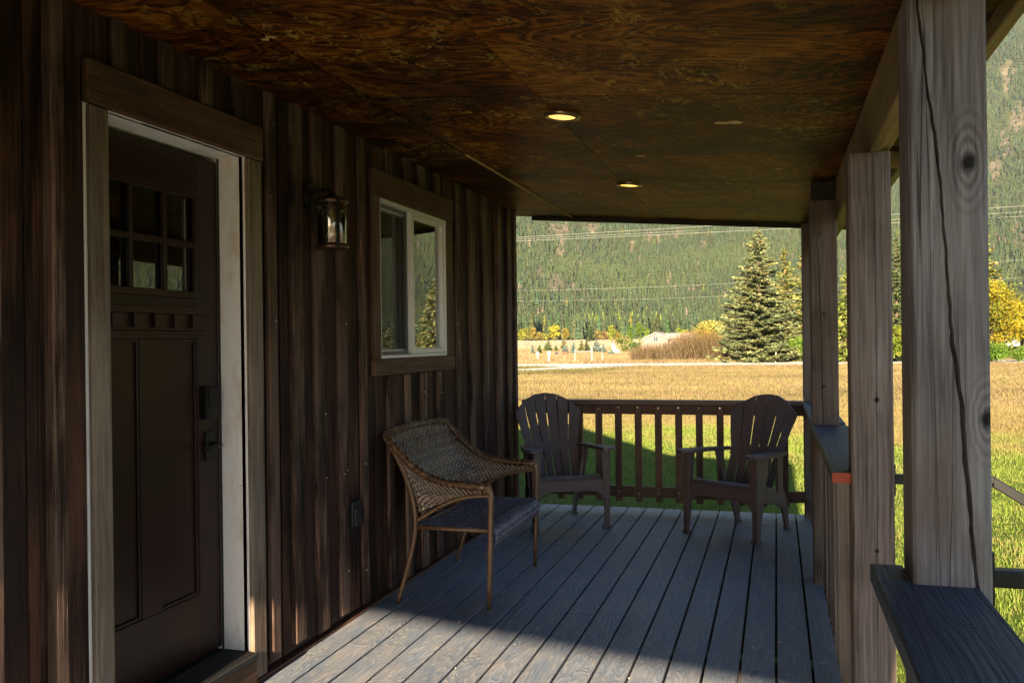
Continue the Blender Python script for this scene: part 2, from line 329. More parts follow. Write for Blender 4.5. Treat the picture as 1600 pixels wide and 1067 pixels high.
m_stake = make_wicker('pale_wicker_stake', (.26, .23, .2), (.42, .38, .34), (.6, .56, .5))
m_seatw = make_wicker('seat_wicker', (.010, .012, .022), (.11, .11, .15), (.42, .41, .48), .34)
def make_wrap():
    g = G('wrapped_cane'); p = g.pos(); w_ = g('TexWave', wave_type='BANDS', bands_direction='DIAGONAL'); g.l(p, w_.inputs[0]); w_.inputs['Scale'].default_value = 38; w_.inputs['Distortion'].default_value = 1.5
    g.color(g.ramp(g.math('ADD', g.math('MULTIPLY', w_.outputs[1], .5), g.math('MULTIPLY', g.noise(p, 60, 3), .5)), [(.2, (.06, .028, .013)), (.55, (.16, .085, .04)), (.85, (.27, .165, .085))]))
    g.rough(.35); g.bump(w_.outputs[1], .7, .003); return g.m
m_wrap = make_wrap()
# ------------------------------------------------------------------ the ground
def ghgt(r):
    return np.interp(r, [0, 95, 180, 290, 660, 1100, 1600, 2100, 2600, 4200, 6000], [-1, -1, -1.4, -1.6, 1.35, 6, 150, 300, 560, 1650, 2900])
def nz(x, y, s, seed=0):
    x = x / s + seed * 1.7; y = y / s - seed * 2.3
    return (np.sin(x * 1.3 + 1.7 * np.sin(y * .9 + seed)) + np.sin(y * 1.7 + 1.3 * np.sin(x * 1.1)) + .6 * np.sin(x * 2.9 + y * 2.1 + seed) + .5 * np.sin(x * 4.7 - y * 3.9)) / 3.1
def height(x, y):
    x = np.asarray(x, float); y = np.asarray(y, float); r = np.hypot(x, y); az = np.arctan2(x, y)
    rr = r - 260 * np.clip((r - 1100) / 900, 0, 1) * np.sin(az * 5.3 + .8) * .35 + 60 * np.clip((r - 1100) / 400, 0, 1) * nz(x, y, 260, 1)
    # above the right-hand side the mountain stands higher, with a far ridge behind
    h = ghgt(rr) * 1.0
    k = np.clip((r - 1150) / 500, 0, 1)
    h = h + k * (32 * nz(x, y, 330, 2) + 14 * nz(x, y, 120, 3) + 5 * nz(x, y, 45, 4))
    h = h + np.clip((r - 700) / 300, 0, 1) * 1.5 * nz(x, y, 90, 5) + 0.05 * nz(x, y, 14, 6) * np.clip((r - 15) / 20, 0, 1) + .12 * nz(x, y, 60, 7) * np.clip((r - 90) / 60, 0, 1)
    return h
def polar_sheet(name, radii, az0, az1, na, mat, kind='structure'):
    az = np.linspace(az0, az1, na); rr, aa = np.meshgrid(radii, az, indexing='ij'); x = rr * np.sin(aa); y = rr * np.cos(aa); z = height(x, y)
    V = np.stack([x, y, z], -1).reshape(-1, 3); nr = len(radii); i = np.arange(nr - 1)[:, None] * na + np.arange(na - 1)[None, :]
    T = np.stack([i, i + 1, i + na + 1, i + na], -1).reshape(-1, 4)
    o = mesh_np(name, V, T, mat, smooth=True); tag(o, kind=kind); return o
def make_ground():
    g = G('field_ground'); p = g.pos(False); sep = g('SeparateXYZ'); g.l(p, sep.inputs[0])
    ln = g('VectorMath', operation='LENGTH'); g.l(p, ln.inputs[0]); r = ln.outputs['Value']
    wob = g.noise(p, .16, 5, .65); rr = g.math('ADD', r, g.math('MULTIPLY', g.math('SUBTRACT', wob, .5), 22.0))
    fine = g.noise(p, 9, 5, .7); mid = g.noise(g.mapping(p, (.3, 1, 1)), .5, 5, .6)
    lawn = g.ramp(g.math('ADD', g.math('MULTIPLY', fine, .6), g.math('MULTIPLY', mid, .4)), [(.3, (.05, .09, .012)), (.5, (.10, .17, .02)), (.72, (.24, .25, .06))])
    gold = g.ramp(g.math('ADD', g.math('MULTIPLY', g.noise(g.mapping(p, (.25, 1, 1)), 2.2, 6, .7), .5), g.math('MULTIPLY', mid, .5)), [(.3, (.20, .135, .05)), (.5, (.34, .255, .10)), (.7, (.46, .36, .16))])
    c = g.mix(g.ramp(g.math('DIVIDE', rr, 100.0), [(.20, 0), (.27, 1)]), lawn, gold)
    pale = g.ramp(mid, [(.35, (.36, .28, .13)), (.65, (.50, .41, .24))])
    c = g.mix(g.ramp(g.math('DIVIDE', rr, 400.0), [(.5, 0), (.6, 1)]), c, pale)
    g.color(g.mix(1.0, c, (.62, .60, .62), 'MULTIPLY')); g.rough(.95); g.b.inputs['Specular IOR Level'].default_value = .1; g.bump(g.noise(p, 16, 5, .75), .8, .05); return g.m
m_ground = make_ground()
radii = np.concatenate([[0.01], np.linspace(2, 60, 59), np.linspace(63, 300, 80), np.linspace(310, 1120, 70)])
polar_sheet('ground', radii, -math.pi, math.pi, 241, m_ground)
def make_mtn():
    g = G('mountain_soil'); p = g.pos(False); n = g.noise(p, .012, 6, .7); n2 = g.noise(p, .08, 5, .7)
    c = g.ramp(g.math('ADD', g.math('MULTIPLY', n, .5), g.math('MULTIPLY', n2, .5)), [(.35, (.055, .085, .03)), (.55, (.09, .12, .04)), (.75, (.15, .14, .065))])
    a = g('VertexColor', layer_name='tint'); rock = g.ramp(g.noise(p, .05, 6, .75), [(.35, (.09, .095, .045)), (.5, (.19, .16, .10)), (.7, (.38, .31, .22))])
    g.color(g.mix(1.0, g.mix(a.outputs[0], c, rock), (.6, .6, .6), 'MULTIPLY')); g.rough(.95); g.b.inputs['Specular IOR Level'].default_value = .1; g.bump(n2, 1.0, 6.0); return g.m
PATCH = []          # bare rocky patches on the slope: azimuth, elevation angle, half widths
def ang(px, py):
    r = ray(px, py); return math.atan2(r.x, r.y), r.z / math.hypot(r.x, r.y)
for px, py, wx, wy in [(873, 358, 17, 13), (877, 383, 9, 22), (845, 430, 10, 14), (868, 440, 14, 16), (890, 448, 22, 8), (925, 355, 16, 9), (1015, 370, 7, 12), (1028, 372, 6, 10), (1060, 365, 8, 10), (988, 385, 5, 12), (960, 400, 4, 8),
                       (1570, 230, 12, 22), (1590, 190, 10, 26), (1556, 265, 9, 18), (1592, 370, 8, 26), (1575, 118, 10, 22), (1400, 400, 6, 14), (1318, 400, 5, 10), (905, 468, 5, 3), (1100, 380, 6, 8)]:
    a, e = ang(px, py); PATCH.append((a, e, wx / F, wy / F))
def patch_mask(x, y, z):
    az = np.arctan2(x, y); el = (z - EYE) / np.hypot(x, y); m = np.zeros_like(az)
    for a, e, wa, we in PATCH:
        d = ((az - a) / wa) ** 2 + ((el - e) / we) ** 2 + .5 * nz(x, y, 35, 9)
        m = np.maximum(m, np.clip(1.35 - d, 0, 1))
    return m
m_mtn = make_mtn()
mr = np.concatenate([np.linspace(1110, 2200, 190), np.linspace(2215, 4400, 130)]); A0, A1, NA = R(-42), R(62), 520
mt = polar_sheet('mountain', mr, A0, A1, NA, m_mtn)
V = np.empty(len(mt.data.vertices) * 3, np.float32); mt.data.vertices.foreach_get('co', V); V = V.reshape(-1, 3)
pm = patch_mask(V[:, 0], V[:, 1], V[:, 2]); a_ = mt.data.color_attributes.new('tint', 'FLOAT_COLOR', 'POINT'); c_ = np.ones((len(V), 4), np.float32); c_[:, :3] = pm[:, None]; a_.data.foreach_set('color', c_.ravel())
# ------------------------------------------------------------------ vegetation
m_forest = vcol('conifer_needles', .85, .3, .3); m_leaf = vcol('tree_leaves', .7, .3, 2.0, .25, .25); m_bark = wood('bark', (.03, .02, .014), (.085, .06, .042), (.15, .11, .08), 'Z', .4, .9, .9)
m_needle = vcol('spruce_needles', .75, .35, 3.0, .25, .12); m_orangebark = wood('orange_pine_bark', (.10, .045, .02), (.26, .12, .05), (.38, .2, .1), 'Z', .3, .9, .9)
def cone_tree(n, layers, seed, slim=.19):
    rg = np.random.default_rng(seed); V = []; T = []
    for L in range(layers):
        zt = 1 - L * .8 / layers if L else 1.0; zb = max(.04, 1 - (L + 1) * .95 / layers - .04); rad = slim * ((L + 1) / layers) ** .8
        b = len(V); V.append((0, 0, min(1, zt + .04))); ph = rg.random() * 6
        for k in range(n):
            rr = rad * (1.0 if k % 2 == 0 else .55) * rg.uniform(.75, 1.2); V.append((rr * math.cos(ph + 2 * math.pi * k / n), rr * math.sin(ph + 2 * math.pi * k / n), zb + (.0 if k % 2 == 0 else .05) + rg.uniform(-.02, .03)))
        for k in range(n): T.append((b, b + 1 + k, b + 1 + (k + 1) % n))
    return np.array(V), np.array(T)
def scatter(name, xs, ys, hs, tmpl, cols, mat):
    Vs, Ts, Cs = [], [], []; off = 0; z = height(xs, ys); ti = RNG.integers(0, len(tmpl), len(xs)); rot = RNG.uniform(0, 6.28, len(xs)); wid = RNG.uniform(.8, 1.25, len(xs))
    for k, (tv, tt) in enumerate(tmpl):
        s = np.where(ti == k)[0]
        if not len(s): continue
        c, sn = np.cos(rot[s])[:, None], np.sin(rot[s])[:, None]; h = hs[s][:, None]; wd = wid[s][:, None]
        X = (tv[None, :, 0] * c - tv[None, :, 1] * sn) * h * wd + xs[s][:, None]; Y = (tv[None, :, 0] * sn + tv[None, :, 1] * c) * h * wd + ys[s][:, None]; Z = tv[None, :, 2] * h + z[s][:, None] - .3
        Vs.append(np.stack([X, Y, Z], -1).reshape(-1, 3)); Ts.append((tt[None] + (np.arange(len(s)) * len(tv))[:, None, None]).reshape(-1, 3) + off)
        Cs.append(np.repeat(cols[s], len(tv), 0)); off += len(s) * len(tv)
    return mesh_np(name, np.concatenate(Vs), np.concatenate(Ts), mat, col=np.concatenate(Cs))
def polar_pts(n, r0, r1, a0, a1):
    r = np.sqrt(RNG.uniform(r0 * r0, r1 * r1, n)); a = RNG.uniform(a0, a1, n); return r * np.sin(a), r * np.cos(a)
def conifer_cols(x, y, n):
    base = np.array([.062, .100, .038]); c = base[None] * RNG.uniform(.65, 1.35, (n, 1)) * np.stack([RNG.uniform(.8, 1.35, n), np.ones(n), RNG.uniform(.7, 1.4, n)], -1)
    k = nz(x, y, 160, 12); lite = np.clip(k * 1.6, 0, 1)[:, None]; c = c * (1 - lite * .5) + np.array([.105, .145, .04]) * lite * .5
    dead = RNG.random(n) < .004 + .10 * np.clip(nz(x, y, 70, 21) * 2 - .9, 0, 1); c[dead] = np.array([.22, .17, .13]) * RNG.uniform(.7, 1.3, (dead.sum(), 1))
    yel = RNG.random(n) < .008; c[yel] = np.array([.17, .17, .03]); return c * .56
far = [cone_tree(7, 3, s, .27) for s in range(5)] + [cone_tree(7, 3, s + 9, .21) for s in range(4)]
mid_t = [cone_tree(9, 6, s + 20, .18) for s in range(5)] + [cone_tree(8, 5, s + 30, .22) for s in range(3)]
px1, py1 = polar_pts(30000, 1120, 2150, R(-23), R(18)); px2, py2 = polar_pts(9000, 1120, 2150, R(18), R(52)); px3, py3 = polar_pts(15000, 2150, 4200, R(16), R(50)); px4, py4 = polar_pts(8000, 2150, 2700, R(-20), R(4))
px5, py5 = polar_pts(26000, 2150, 4200, R(3), R(16)); fx = np.concatenate([px1, px2, px3, px4, px5]); fy = np.concatenate([py1, py2, py3, py4, py5]); fz = height(fx, fy)
keep = (RNG.random(len(fx)) > patch_mask(fx, fy, fz) * .8) & (RNG.random(len(fx)) > .55 * np.clip(nz(fx, fy, 55, 33) * 2 - .5, 0, 1)); fx, fy = fx[keep], fy[keep]
fr = np.hypot(fx, fy); fh = RNG.uniform(7, 17, len(fx)) * (1 + .22 * nz(fx, fy, 38, 31)) * np.clip(fr / 1900, .95, 1.6)
o = scatter('forest', fx, fy, fh, far, conifer_cols(fx, fy, len(fx)), m_forest); tag(o, 'dense green conifer forest covering the whole mountainside', 'forest', kind='stuff')
nx_, ny_ = polar_pts(6500, 665, 1150, R(-23), R(16)); nx2, ny2 = polar_pts(1500, 665, 1150, R(16), R(50)); nx_, ny_ = np.concatenate([nx_, nx2]), np.concatenate([ny_, ny2])
cc = conifer_cols(nx_, ny_, len(nx_)) * .95; azn = np.arctan2(nx_, ny_); lt = (np.abs(azn - R(-9.5)) < R(3.2)) & (RNG.random(len(azn)) < .5) & (np.hypot(nx_, ny_) > 760); cc[lt] = np.array([.105, .145, .02]) * RNG.uniform(.8, 1.2, (lt.sum(), 1))
o = scatter('valley_forest', nx_, ny_, RNG.uniform(13, 23, len(nx_)), mid_t, cc, m_forest); tag(o, 'dark conifer wood along the far edge of the pale field', 'forest', kind='stuff')
def leaf_quads(C, size, col, jit=.35, up=.3, tri=False):
    n = len(C); a = RNG.normal(size=(n, 3)); a[:, 2] *= 1 - up; a /= np.linalg.norm(a, axis=1)[:, None]; b = RNG.normal(size=(n, 3)); b -= (a * b).sum(1)[:, None] * a; b /= np.linalg.norm(b, axis=1)[:, None]
    s = size * RNG.uniform(1 - jit, 1 + jit, (n, 1)); a = a * s; b = b * s * .7
    V = np.stack([C - a * .5 - b * .15, C + b * .5, C + a * .5 + b * .1, C - b * .5], 1).reshape(-1, 3)
    T = (np.arange(n) * 4)[:, None] + np.array([0, 1, 2, 3])[None]
    return V, T, np.repeat(col, 4, 0)
def place(px, py):
    """the point of the ground seen at a pixel"""
    r = ray(px, py); k = math.hypot(r.x, r.y)
    for d in np.concatenate([np.arange(8, 120, .5), np.arange(120, 1200, 3)]):
        if EYE + r.z / k * d <= float(height(r.x / k * d, r.y / k * d)): break
    return Vector((r.x / k * d, r.y / k * d, float(height(r.x / k * d, r.y / k * d)))), d
def leafy(name, loc, h, wd, cols, label, group=None, nclump=60, per=90, leaf=.3, trunk=True, cat='tree', low=.12, shape='round', bark=None, glow=None):
    e = empty(name, loc); tag(e, label, cat, group)
    Cs = []; K = []
    for i in range(nclump):
        while True:
            p = RNG.uniform(-1, 1, 3)
            if np.dot(p, p) < 1: break
        t = (p[2] + 1) / 2
        if shape == 'cone': wr = (1 - t) ** .8 + .05
        elif shape == 'column': wr = .9 * math.sin(min(1, t + .08) * 3.0) ** .35 if t < .95 else .3
        else: wr = 1.0
        if shape != 'round': p[:2] *= 1 / max(.3, math.sqrt(max(.02, 1 - p[2] ** 2)))
        c = np.array([p[0] * wd / 2 * wr * .85, p[1] * wd / 2 * wr * .85, (low + (1 - low) * (.08 + .86 * t)) * h])
        q = RNG.normal(size=(per, 3)) * np.array([wd * .085, wd * .085, wd * .06]) * RNG.uniform(.7, 1.35)
        Cs.append(c + q); b = np.array(cols[RNG.integers(0, len(cols))]) * RNG.uniform(.7, 1.3); K.append(b[None] * RNG.uniform(.75, 1.3, (per, 1)))
    Cs = np.concatenate(Cs); Cs[:, 2] = np.maximum(Cs[:, 2], .05); V, T, c = leaf_quads(Cs, leaf, np.concatenate(K) * .66); mesh_np('crown', V, T, m_leaf, e, c)
    if trunk:
        m = MB(); m.tube([(0, 0, -.1), (0.02 * wd, 0, h * .3), (0, .02 * wd, h * .75)], [h * .022, h * .016, h * .006], 8)
        for k in range(7):
            z = h * (.18 + .08 * k); a = k * 2.4; m.tube([(0, 0, z), (math.cos(a) * wd * .2, math.sin(a) * wd * .2, z + h * .1), (math.cos(a) * wd * .36, math.sin(a) * wd * .36, z + h * .2)], [h * .008, h * .005, h * .002], 5)
        m.build('trunk', bark or m_bark, e, smooth=True)
    return e
def spruce(name, loc, h, wd, cols, label, group=None, dense=1.0, leaf=.3, levels=38, bare=0.03, gap=0.0, bark=None, cat='tree', droop=.12, trunkr=.016):
    e = empty(name, loc); tag(e, label, cat, group); Cs = []; D = []; K = []; br = MB()
    for i in range(levels):
        t = i / (levels - 1); z = h * (bare + (1 - bare) * t * .985); L = wd / 2 * ((1 - t) ** .78 * .97 + .035) * RNG.uniform(.9, 1.08)
        nb = max(4, int(11 * (1 - t) + 4))
        for b in range(nb):
            if RNG.random() < gap: continue
            a = RNG.uniform(0, 6.28); l = L * RNG.uniform(.65, 1.13); n = max(5, int(l / leaf * 7.5 * dense)); s = RNG.uniform(.12, 1, n) ** .75
            dz = -droop * l * np.sin(s * 2.1) + .05 * l * s * s * 2 + (t > .8) * l * .3 * s; sw = RNG.normal(size=n) * .10 * l * (1.1 - s * .8)
            x = math.cos(a) * s * l - math.sin(a) * sw; y = math.sin(a) * s * l + math.cos(a) * sw; zz = z + dz + RNG.normal(size=n) * .05 * leaf * 2
            Cs.append(np.stack([x, y, zz], -1)); D.append(np.tile([math.cos(a), math.sin(a), -.15], (n, 1)))
            base = np.array(cols[RNG.integers(0, len(cols))]) * RNG.uniform(.75, 1.25); K.append(base[None] * RNG.uniform(.8, 1.25, (n, 1)))
            if l > wd * .12: br.tube([(0, 0, z), (math.cos(a) * l * .5, math.sin(a) * l * .5, z - droop * l * .85), (math.cos(a) * l * .9, math.sin(a) * l * .9, z - droop * l * .8)], [h * .0035, h * .0022, h * .001], 4, False)
    C = np.concatenate(Cs); D = np.concatenate(D); D = D + RNG.normal(size=D.shape) * .35; D /= np.linalg.norm(D, axis=1)[:, None]
    U = np.cross(D, RNG.normal(size=D.shape) * .5 + np.array([0, 0, 1.0])); U /= np.linalg.norm(U, axis=1)[:, None]; s = leaf * RNG.uniform(.6, 1.4, (len(C), 1)); W = np.cross(U, D)
    V = np.stack([C - D * s * .5, C + U * s * .28 - W * s * .08, C + D * s * .6, C - U * s * .28 - W * s * .08], 1).reshape(-1, 3); T = (np.arange(len(C)) * 4)[:, None] + np.array([0, 1, 2, 3])[None]
    mesh_np('crown', V, T, m_needle, e, np.repeat(np.concatenate(K), 4, 0))
    br.tube([(0, 0, -.1), (0, 0, h * .5), (0, 0, h * .985)], [h * trunkr, h * trunkr * .6, h * .002], 8); br.build('trunk', bark or m_bark, e, smooth=True, fix=False)
    return e
def tree_at(fn, name, px, ybase, ytop, wpx, cols, label, back=0.0, fix=0, **kw):
    p, d = place(px, ybase)
    if fix:
        r = ray(px, ybase); k = math.hypot(r.x, r.y); p = Vector((r.x / k * fix, r.y / k * fix, 0)); p.z = float(height(p.x, p.y)); d = fix
    if back:
        k = (d + back) / d; p = Vector((p.x * k, p.y * k, 0)); p.z = float(height(p.x, p.y)); d += back
    dc = d * math.cos(math.atan2(ray(px, 500).x, ray(px, 500).y) + TH); hz = HY - math.tan(RO) * 0 - (px - 800) * math.tan(RO)
    h = EYE + (hz - ytop) / F * dc - p.z; return fn(name, p, h, wpx / F * dc, cols, label, **kw)
SG = [(.14, .17, .075), (.175, .195, .08), (.12, .15, .072), (.20, .205, .085)]
tree_at(spruce, 'spruce_tree', 1187, 566, 357, 150, SG, 'big grey-green spruce beyond the golden field, tallest tree seen between the porch posts', leaf=.27, levels=60, dense=2.0, droop=.15)
PG = [(.13, .165, .045), (.17, .19, .05), (.2, .195, .065)]
tree_at(spruce, 'pine_tree', 1228, 560, 386, 66, PG, 'yellow-green pine with orange trunk just behind the big spruce', back=18, leaf=.42, levels=34, dense=2.2, bare=.12, gap=.15, bark=m_orangebark, droop=-.1, trunkr=.011)
tree_at(spruce, 'pine_tree', 1258, 560, 392, 70, PG, 'thin pine with reddish trunk, partly hidden by the far corner post', back=14, leaf=.42, levels=32, dense=2.2, bare=.15, gap=.2, bark=m_orangebark, droop=-.1, trunkr=.011)
GB = [(.10, .20, .02), (.15, .27, .03), (.19, .30, .04)]
tree_at(leafy, 'deciduous_tree', 1252, 566, 522, 46, GB, 'small bright green leafy tree at the right foot of the big spruce', nclump=26, per=120, leaf=.16)
tree_at(spruce, 'pine_tree', 1322, 566, 425, 60, [(.13, .17, .03), (.18, .20, .045)], 'yellow-green pine seen between the two middle porch posts', leaf=.4, levels=30, gap=.2, droop=0)
tree_at(spruce, 'spruce_tree', 1362, 564, 385, 75, SG, 'dark spruce standing behind the brown middle porch post', leaf=.4, levels=30)
tree_at(spruce, 'spruce_tree', 1402, 565, 372, 70, [(.06, .085, .03), (.08, .11, .035)], 'dark green conifer in the narrow gap left of the nearest porch post', leaf=.36, levels=34, droop=.1)
tree_at(leafy, 'leafy_bush', 1402, 567, 508, 44, [(.17, .24, .02), (.24, .28, .03)], 'yellow-green bush at the foot of the conifer left of the nearest porch post', cat='bush', nclump=30, per=110, leaf=.16, trunk=False)
tree_at(spruce, 'pine_tree', 1532, 562, 312, 96, [(.12, .15, .03), (.17, .18, .04), (.2, .19, .05)], 'tall olive-green pine at the right edge of the nearest porch post', leaf=.42, levels=44, gap=.15, droop=.02, back=6)
tree_at(spruce, 'pine_tree', 1478, 562, 330, 96, [(.10, .13, .03), (.14, .16, .04)], 'tall green pine almost fully hidden by the nearest porch post', leaf=.42, levels=38, gap=.15, droop=.02, back=6)
YL = [(.34, .27, .012), (.42, .31, .015), (.25, .26, .02), (.16, .20, .02)]
tree_at(leafy, 'deciduous_tree', 1548, 566, 428, 100, YL, 'golden yellow leafy tree right of the nearest porch post', nclump=70, per=110, leaf=.2, low=.1)
tree_at(leafy, 'deciduous_tree', 1596, 563, 465, 56, YL + [(.22, .26, .03)], 'smaller yellow tree at the right edge of the photo', nclump=50, per=110, leaf=.2, low=.2, back=5)
tree_at(leafy, 'leafy_bush', 1556, 567, 535, 46, GB, 'bright green bush below the golden yellow tree', cat='bush', nclump=30, per=110, leaf=.15, trunk=False)
tree_at(leafy, 'leafy_bush', 1597, 566, 541, 36, GB, 'low green bush at the right edge, below the white camper', cat='bush', nclump=26, per=110, leaf=.15, trunk=False)
tree_at(leafy, 'leafy_bush', 1290, 567, 540, 36, GB, 'low green bush hidden behind the second far porch post', cat='bush', nclump=22, per=90, leaf=.15, trunk=False)
for px, od in zip((1660, 1730, 1800, 1880, 1960, 2060, 2200), ('first', 'second', 'third', 'fourth', 'fifth', 'sixth', 'last')):
    tree_at(spruce, 'spruce_tree', px, 564, 400 + (px * 7) % 60, 90, SG, od + ' spruce of the row that goes on to the right of the yellow trees', group='spruces continuing the tree row to the right', leaf=.6, levels=22)
# thicket of bare twigs
def twigs(name, loc, h, wd, n, cols, label, leafcols=None, depth=3.0):
    e = empty(name, loc); tag(e, label, 'bush'); V = []; K = []
    bx = RNG.uniform(-wd / 2, wd / 2, n); by = RNG.uniform(-depth / 2, depth / 2, n); env = h * (.55 + .45 * np.sqrt(np.clip(1 - (bx / (wd / 2)) ** 2, 0, 1)))
    for k in range(n):
        a = RNG.normal(0, .45) + bx[k] / wd * .9; b = RNG.normal(0, .4); L = env[k] * RNG.uniform(.55, 1.08); p = np.array([bx[k], by[k], -.05]); d = np.array([math.sin(a), math.sin(b), 1.0]); d /= np.linalg.norm(d); w_ = .014
        for sgm in range(3):
            q = p + d * L / 3; s = np.array([math.cos(k), math.sin(k), 0]) * w_ * (1 - sgm * .28); V += [p - s, p + s, q + s * .7, q - s * .7]; K += [cols[k % len(cols)]] * 4
            p = q; d = d + RNG.normal(size=3) * .22; d[2] = abs(d[2]); d /= np.linalg.norm(d)
    m = MB(); mesh_np('twig_mass', np.array(V), (np.arange(len(V) // 4) * 4)[:, None] + np.arange(4)[None], m_leaf, e, np.array(K) * .68 * RNG.uniform(.7, 1.2, (len(K), 1)))
    if leafcols:
        C = np.stack([RNG.uniform(-wd / 2, wd / 2, 4500), RNG.uniform(-depth / 2, depth / 2, 4500), np.zeros(4500)], -1); C[:, 2] = h * (.35 + .6 * RNG.random(4500)) * (.55 + .45 * np.sqrt(np.clip(1 - (C[:, 0] / (wd / 2)) ** 2, 0, 1)))
        cl = .66 * np.array(leafcols)[RNG.integers(0, len(leafcols), 4500)]; v, t, c = leaf_quads(C, .09, cl); mesh_np('foliage', v, t, m_leaf, e, c)
    return e
BR = [(.22, .15, .075), (.32, .235, .125), (.12, .075, .04), (.42, .33, .19), (.08, .06, .03)]
for px, yb, yt, wpx, lc, lb in [(1030, 565, 532, 78, None, 'brown twiggy thicket in front of the house, left half of the hedge'), (1092, 564, 512, 76, [(.38, .27, .04), (.30, .17, .06)], 'taller twiggy thicket with yellow tips between the house and the big spruce')]:
    p, d = place(px, yb); dc = d * .96; h = EYE + (HY - (px - 800) * math.tan(RO) - yt) / F * dc - p.z
    e = twigs('twig_thicket', p, h, wpx / F * dc, 5200, BR, lb, lc); e.rotation_euler = (0, 0, -math.atan2(p.x, p.y))
tree_at(leafy, 'deciduous_tree', 1108, 560, 500, 52, [(.42, .40, .10), (.5, .48, .18), (.4, .35, .06)], 'pale yellow round-topped tree behind the twiggy thicket', back=35, nclump=60, per=100, leaf=.3)
YS = [(832, 553.5, 540, 7, 'blue', 'tiny blue-green spruce at the left end of the yard row'), (843, 554, 539.5, 9, 'green', 'small dark conifer behind the white and blue mailbox'), (856.5, 550, 528.5, 15, 'green', 'broad dark green conifer, largest of the left yard trees'),
      (869, 550, 539.5, 7, 'green', 'very small conifer between the broad green one and the red mailbox'), (881, 546, 528, 12, 'olive', 'olive conifer standing behind the small blue spruce'), (883, 553, 539, 13, 'blue', 'small blue spruce behind the red mailbox'),
      (896.5, 553.5, 534, 10, 'blue', 'slim blue-grey spruce by the left post of the white gate frame'), (908.5, 552, 532, 12, 'olive', 'olive conifer seen through the white gate frame'), (917, 551.5, 531, 12, 'dark', 'dark slim conifer left of the round blue spruce'),
      (932, 551.5, 530.5, 20, 'blue', 'widest blue spruce in the yard, right of the white gate frame'), (943, 552, 538, 9, 'blue', 'small blue spruce between the wide blue spruce and the white tent'), (955.5, 555, 546.5, 12, 'blue', 'low blue spruce bush in front of the white tent')]
CL = {'blue': [(.13, .19, .16), (.17, .23, .2)], 'green': [(.06, .11, .025), (.08, .14, .03)], 'olive': [(.15, .16, .035), (.11, .13, .03)], 'dark': [(.05, .08, .03), (.07, .1, .03)]}
for px, yb, yt, wp, c, lb in YS:
    tree_at(spruce, 'small_conifer', px, yb, yt, wp * 1.15, CL[c], lb, group='young conifers in the yard across the road', leaf=.30, levels=14, dense=1.1)
tree_at(spruce, 'spruce_tree', 923.5, 534, 509, 14, CL['dark'], 'lone dark spruce standing on the pale far field', leaf=1.3, levels=20)
for px, yb, yt, wp, sh, c, lb in [(956.5, 538, 504, 15, 'column', [(.30, .36, .04), (.38, .42, .06)], 'pale yellow-green poplar left of the house'), (985.5, 540, 507, 11, 'column', [(.12, .22, .02)], 'bright green poplar left of the house, second from the pale one'),
        (999, 538, 502, 16, 'column', [(.14, .24, .02), (.18, .28, .03)], 'tallest green poplar behind the house gable'), (1011, 538, 508, 9, 'column', [(.22, .32, .03)], 'thin light green poplar touching the house gable'), (976, 551, 523, 24, 'round', [(.28, .30, .08), (.17, .24, .03), (.38, .38, .16)], 'round pale-topped bush beside the white tent'),
        (992, 552, 533, 18, 'round', [(.10, .17, .04)], 'dark green bush left of the house wall'), (966, 540, 518, 10, 'round', [(.3, .24, .04)], 'small tawny tree between the pale poplar and the green poplars')]:
    tree_at(leafy, 'deciduous_tree', px, yb, yt, wp, c, lb, nclump=34, per=60, leaf=.42, shape=sh, trunk=True)
for px, yt, wp, c, lb in [(815, 515, 12, (.35, .36, .03), 'yellow-green tree by the cabin corner on the far field edge'), (822.5, 512, 16, (.30, .30, .05), 'dull gold tree on the far field edge, second from the cabin corner'), (834, 512, 10, (.38, .29, .05), 'narrow tawny tree on the far field edge'), (843, 518, 12, (.32, .27, .06), 'low tawny shrub tree on the far field edge'),
        (853, 521, 12, (.26, .27, .04), 'olive low tree between the tawny and the bright yellow one'), (867, 506, 18, (.44, .42, .04), 'brightest yellow tree on the far field edge'), (884, 513, 12, (.38, .30, .05), 'gold-orange tree right of the brightest yellow one'), (936, 516, 14, (.30, .24, .07), 'rusty tan tree right of the lone spruce'), (946, 517, 12, (.30, .20, .07), 'rusty brown tree left of the pale poplar'),
        (1063, 513, 12, (.24, .34, .03), 'light green tree behind the house roof'), (1071, 516, 9, (.4, .38, .05), 'yellow tree peeking over the right end of the house roof')]:
    tree_at(leafy, 'deciduous_tree', px, 532.3, yt, wp, [c, tuple(x * .75 for x in c)], lb, group='autumn trees at the foot of the forest', nclump=26, per=60, leaf=1.3, fix=630)
RD1 = [(760, 572), (870, 571.5), (940, 571), (1020, 570.6), (1130, 569.8), (1260, 568.6), (1400, 567), (1600, 565), (1700, 564)]; RD2 = [(700, 583), (812, 579.5), (860, 578), (900, 575.5), (940, 573.5)]
RP1 = [place(*p)[0] for p in RD1]; RP2 = [place(*p)[0] for p in RD2]
def rdist(x, y, P):
    d = np.full(len(x), 1e9)
    for a, b in zip(P[:-1], P[1:]):
        dx, dy = b.x - a.x, b.y - a.y; t = np.clip(((x - a.x) * dx + (y - a.y) * dy) / (dx * dx + dy * dy), 0, 1); d = np.minimum(d, np.hypot(x - a.x - t * dx, y - a.y - t * dy))
    return d
def off_road(x, y, m=0): return (rdist(x, y, RP1) > 5.5 + m) & (rdist(x, y, RP2) > 3 + m)
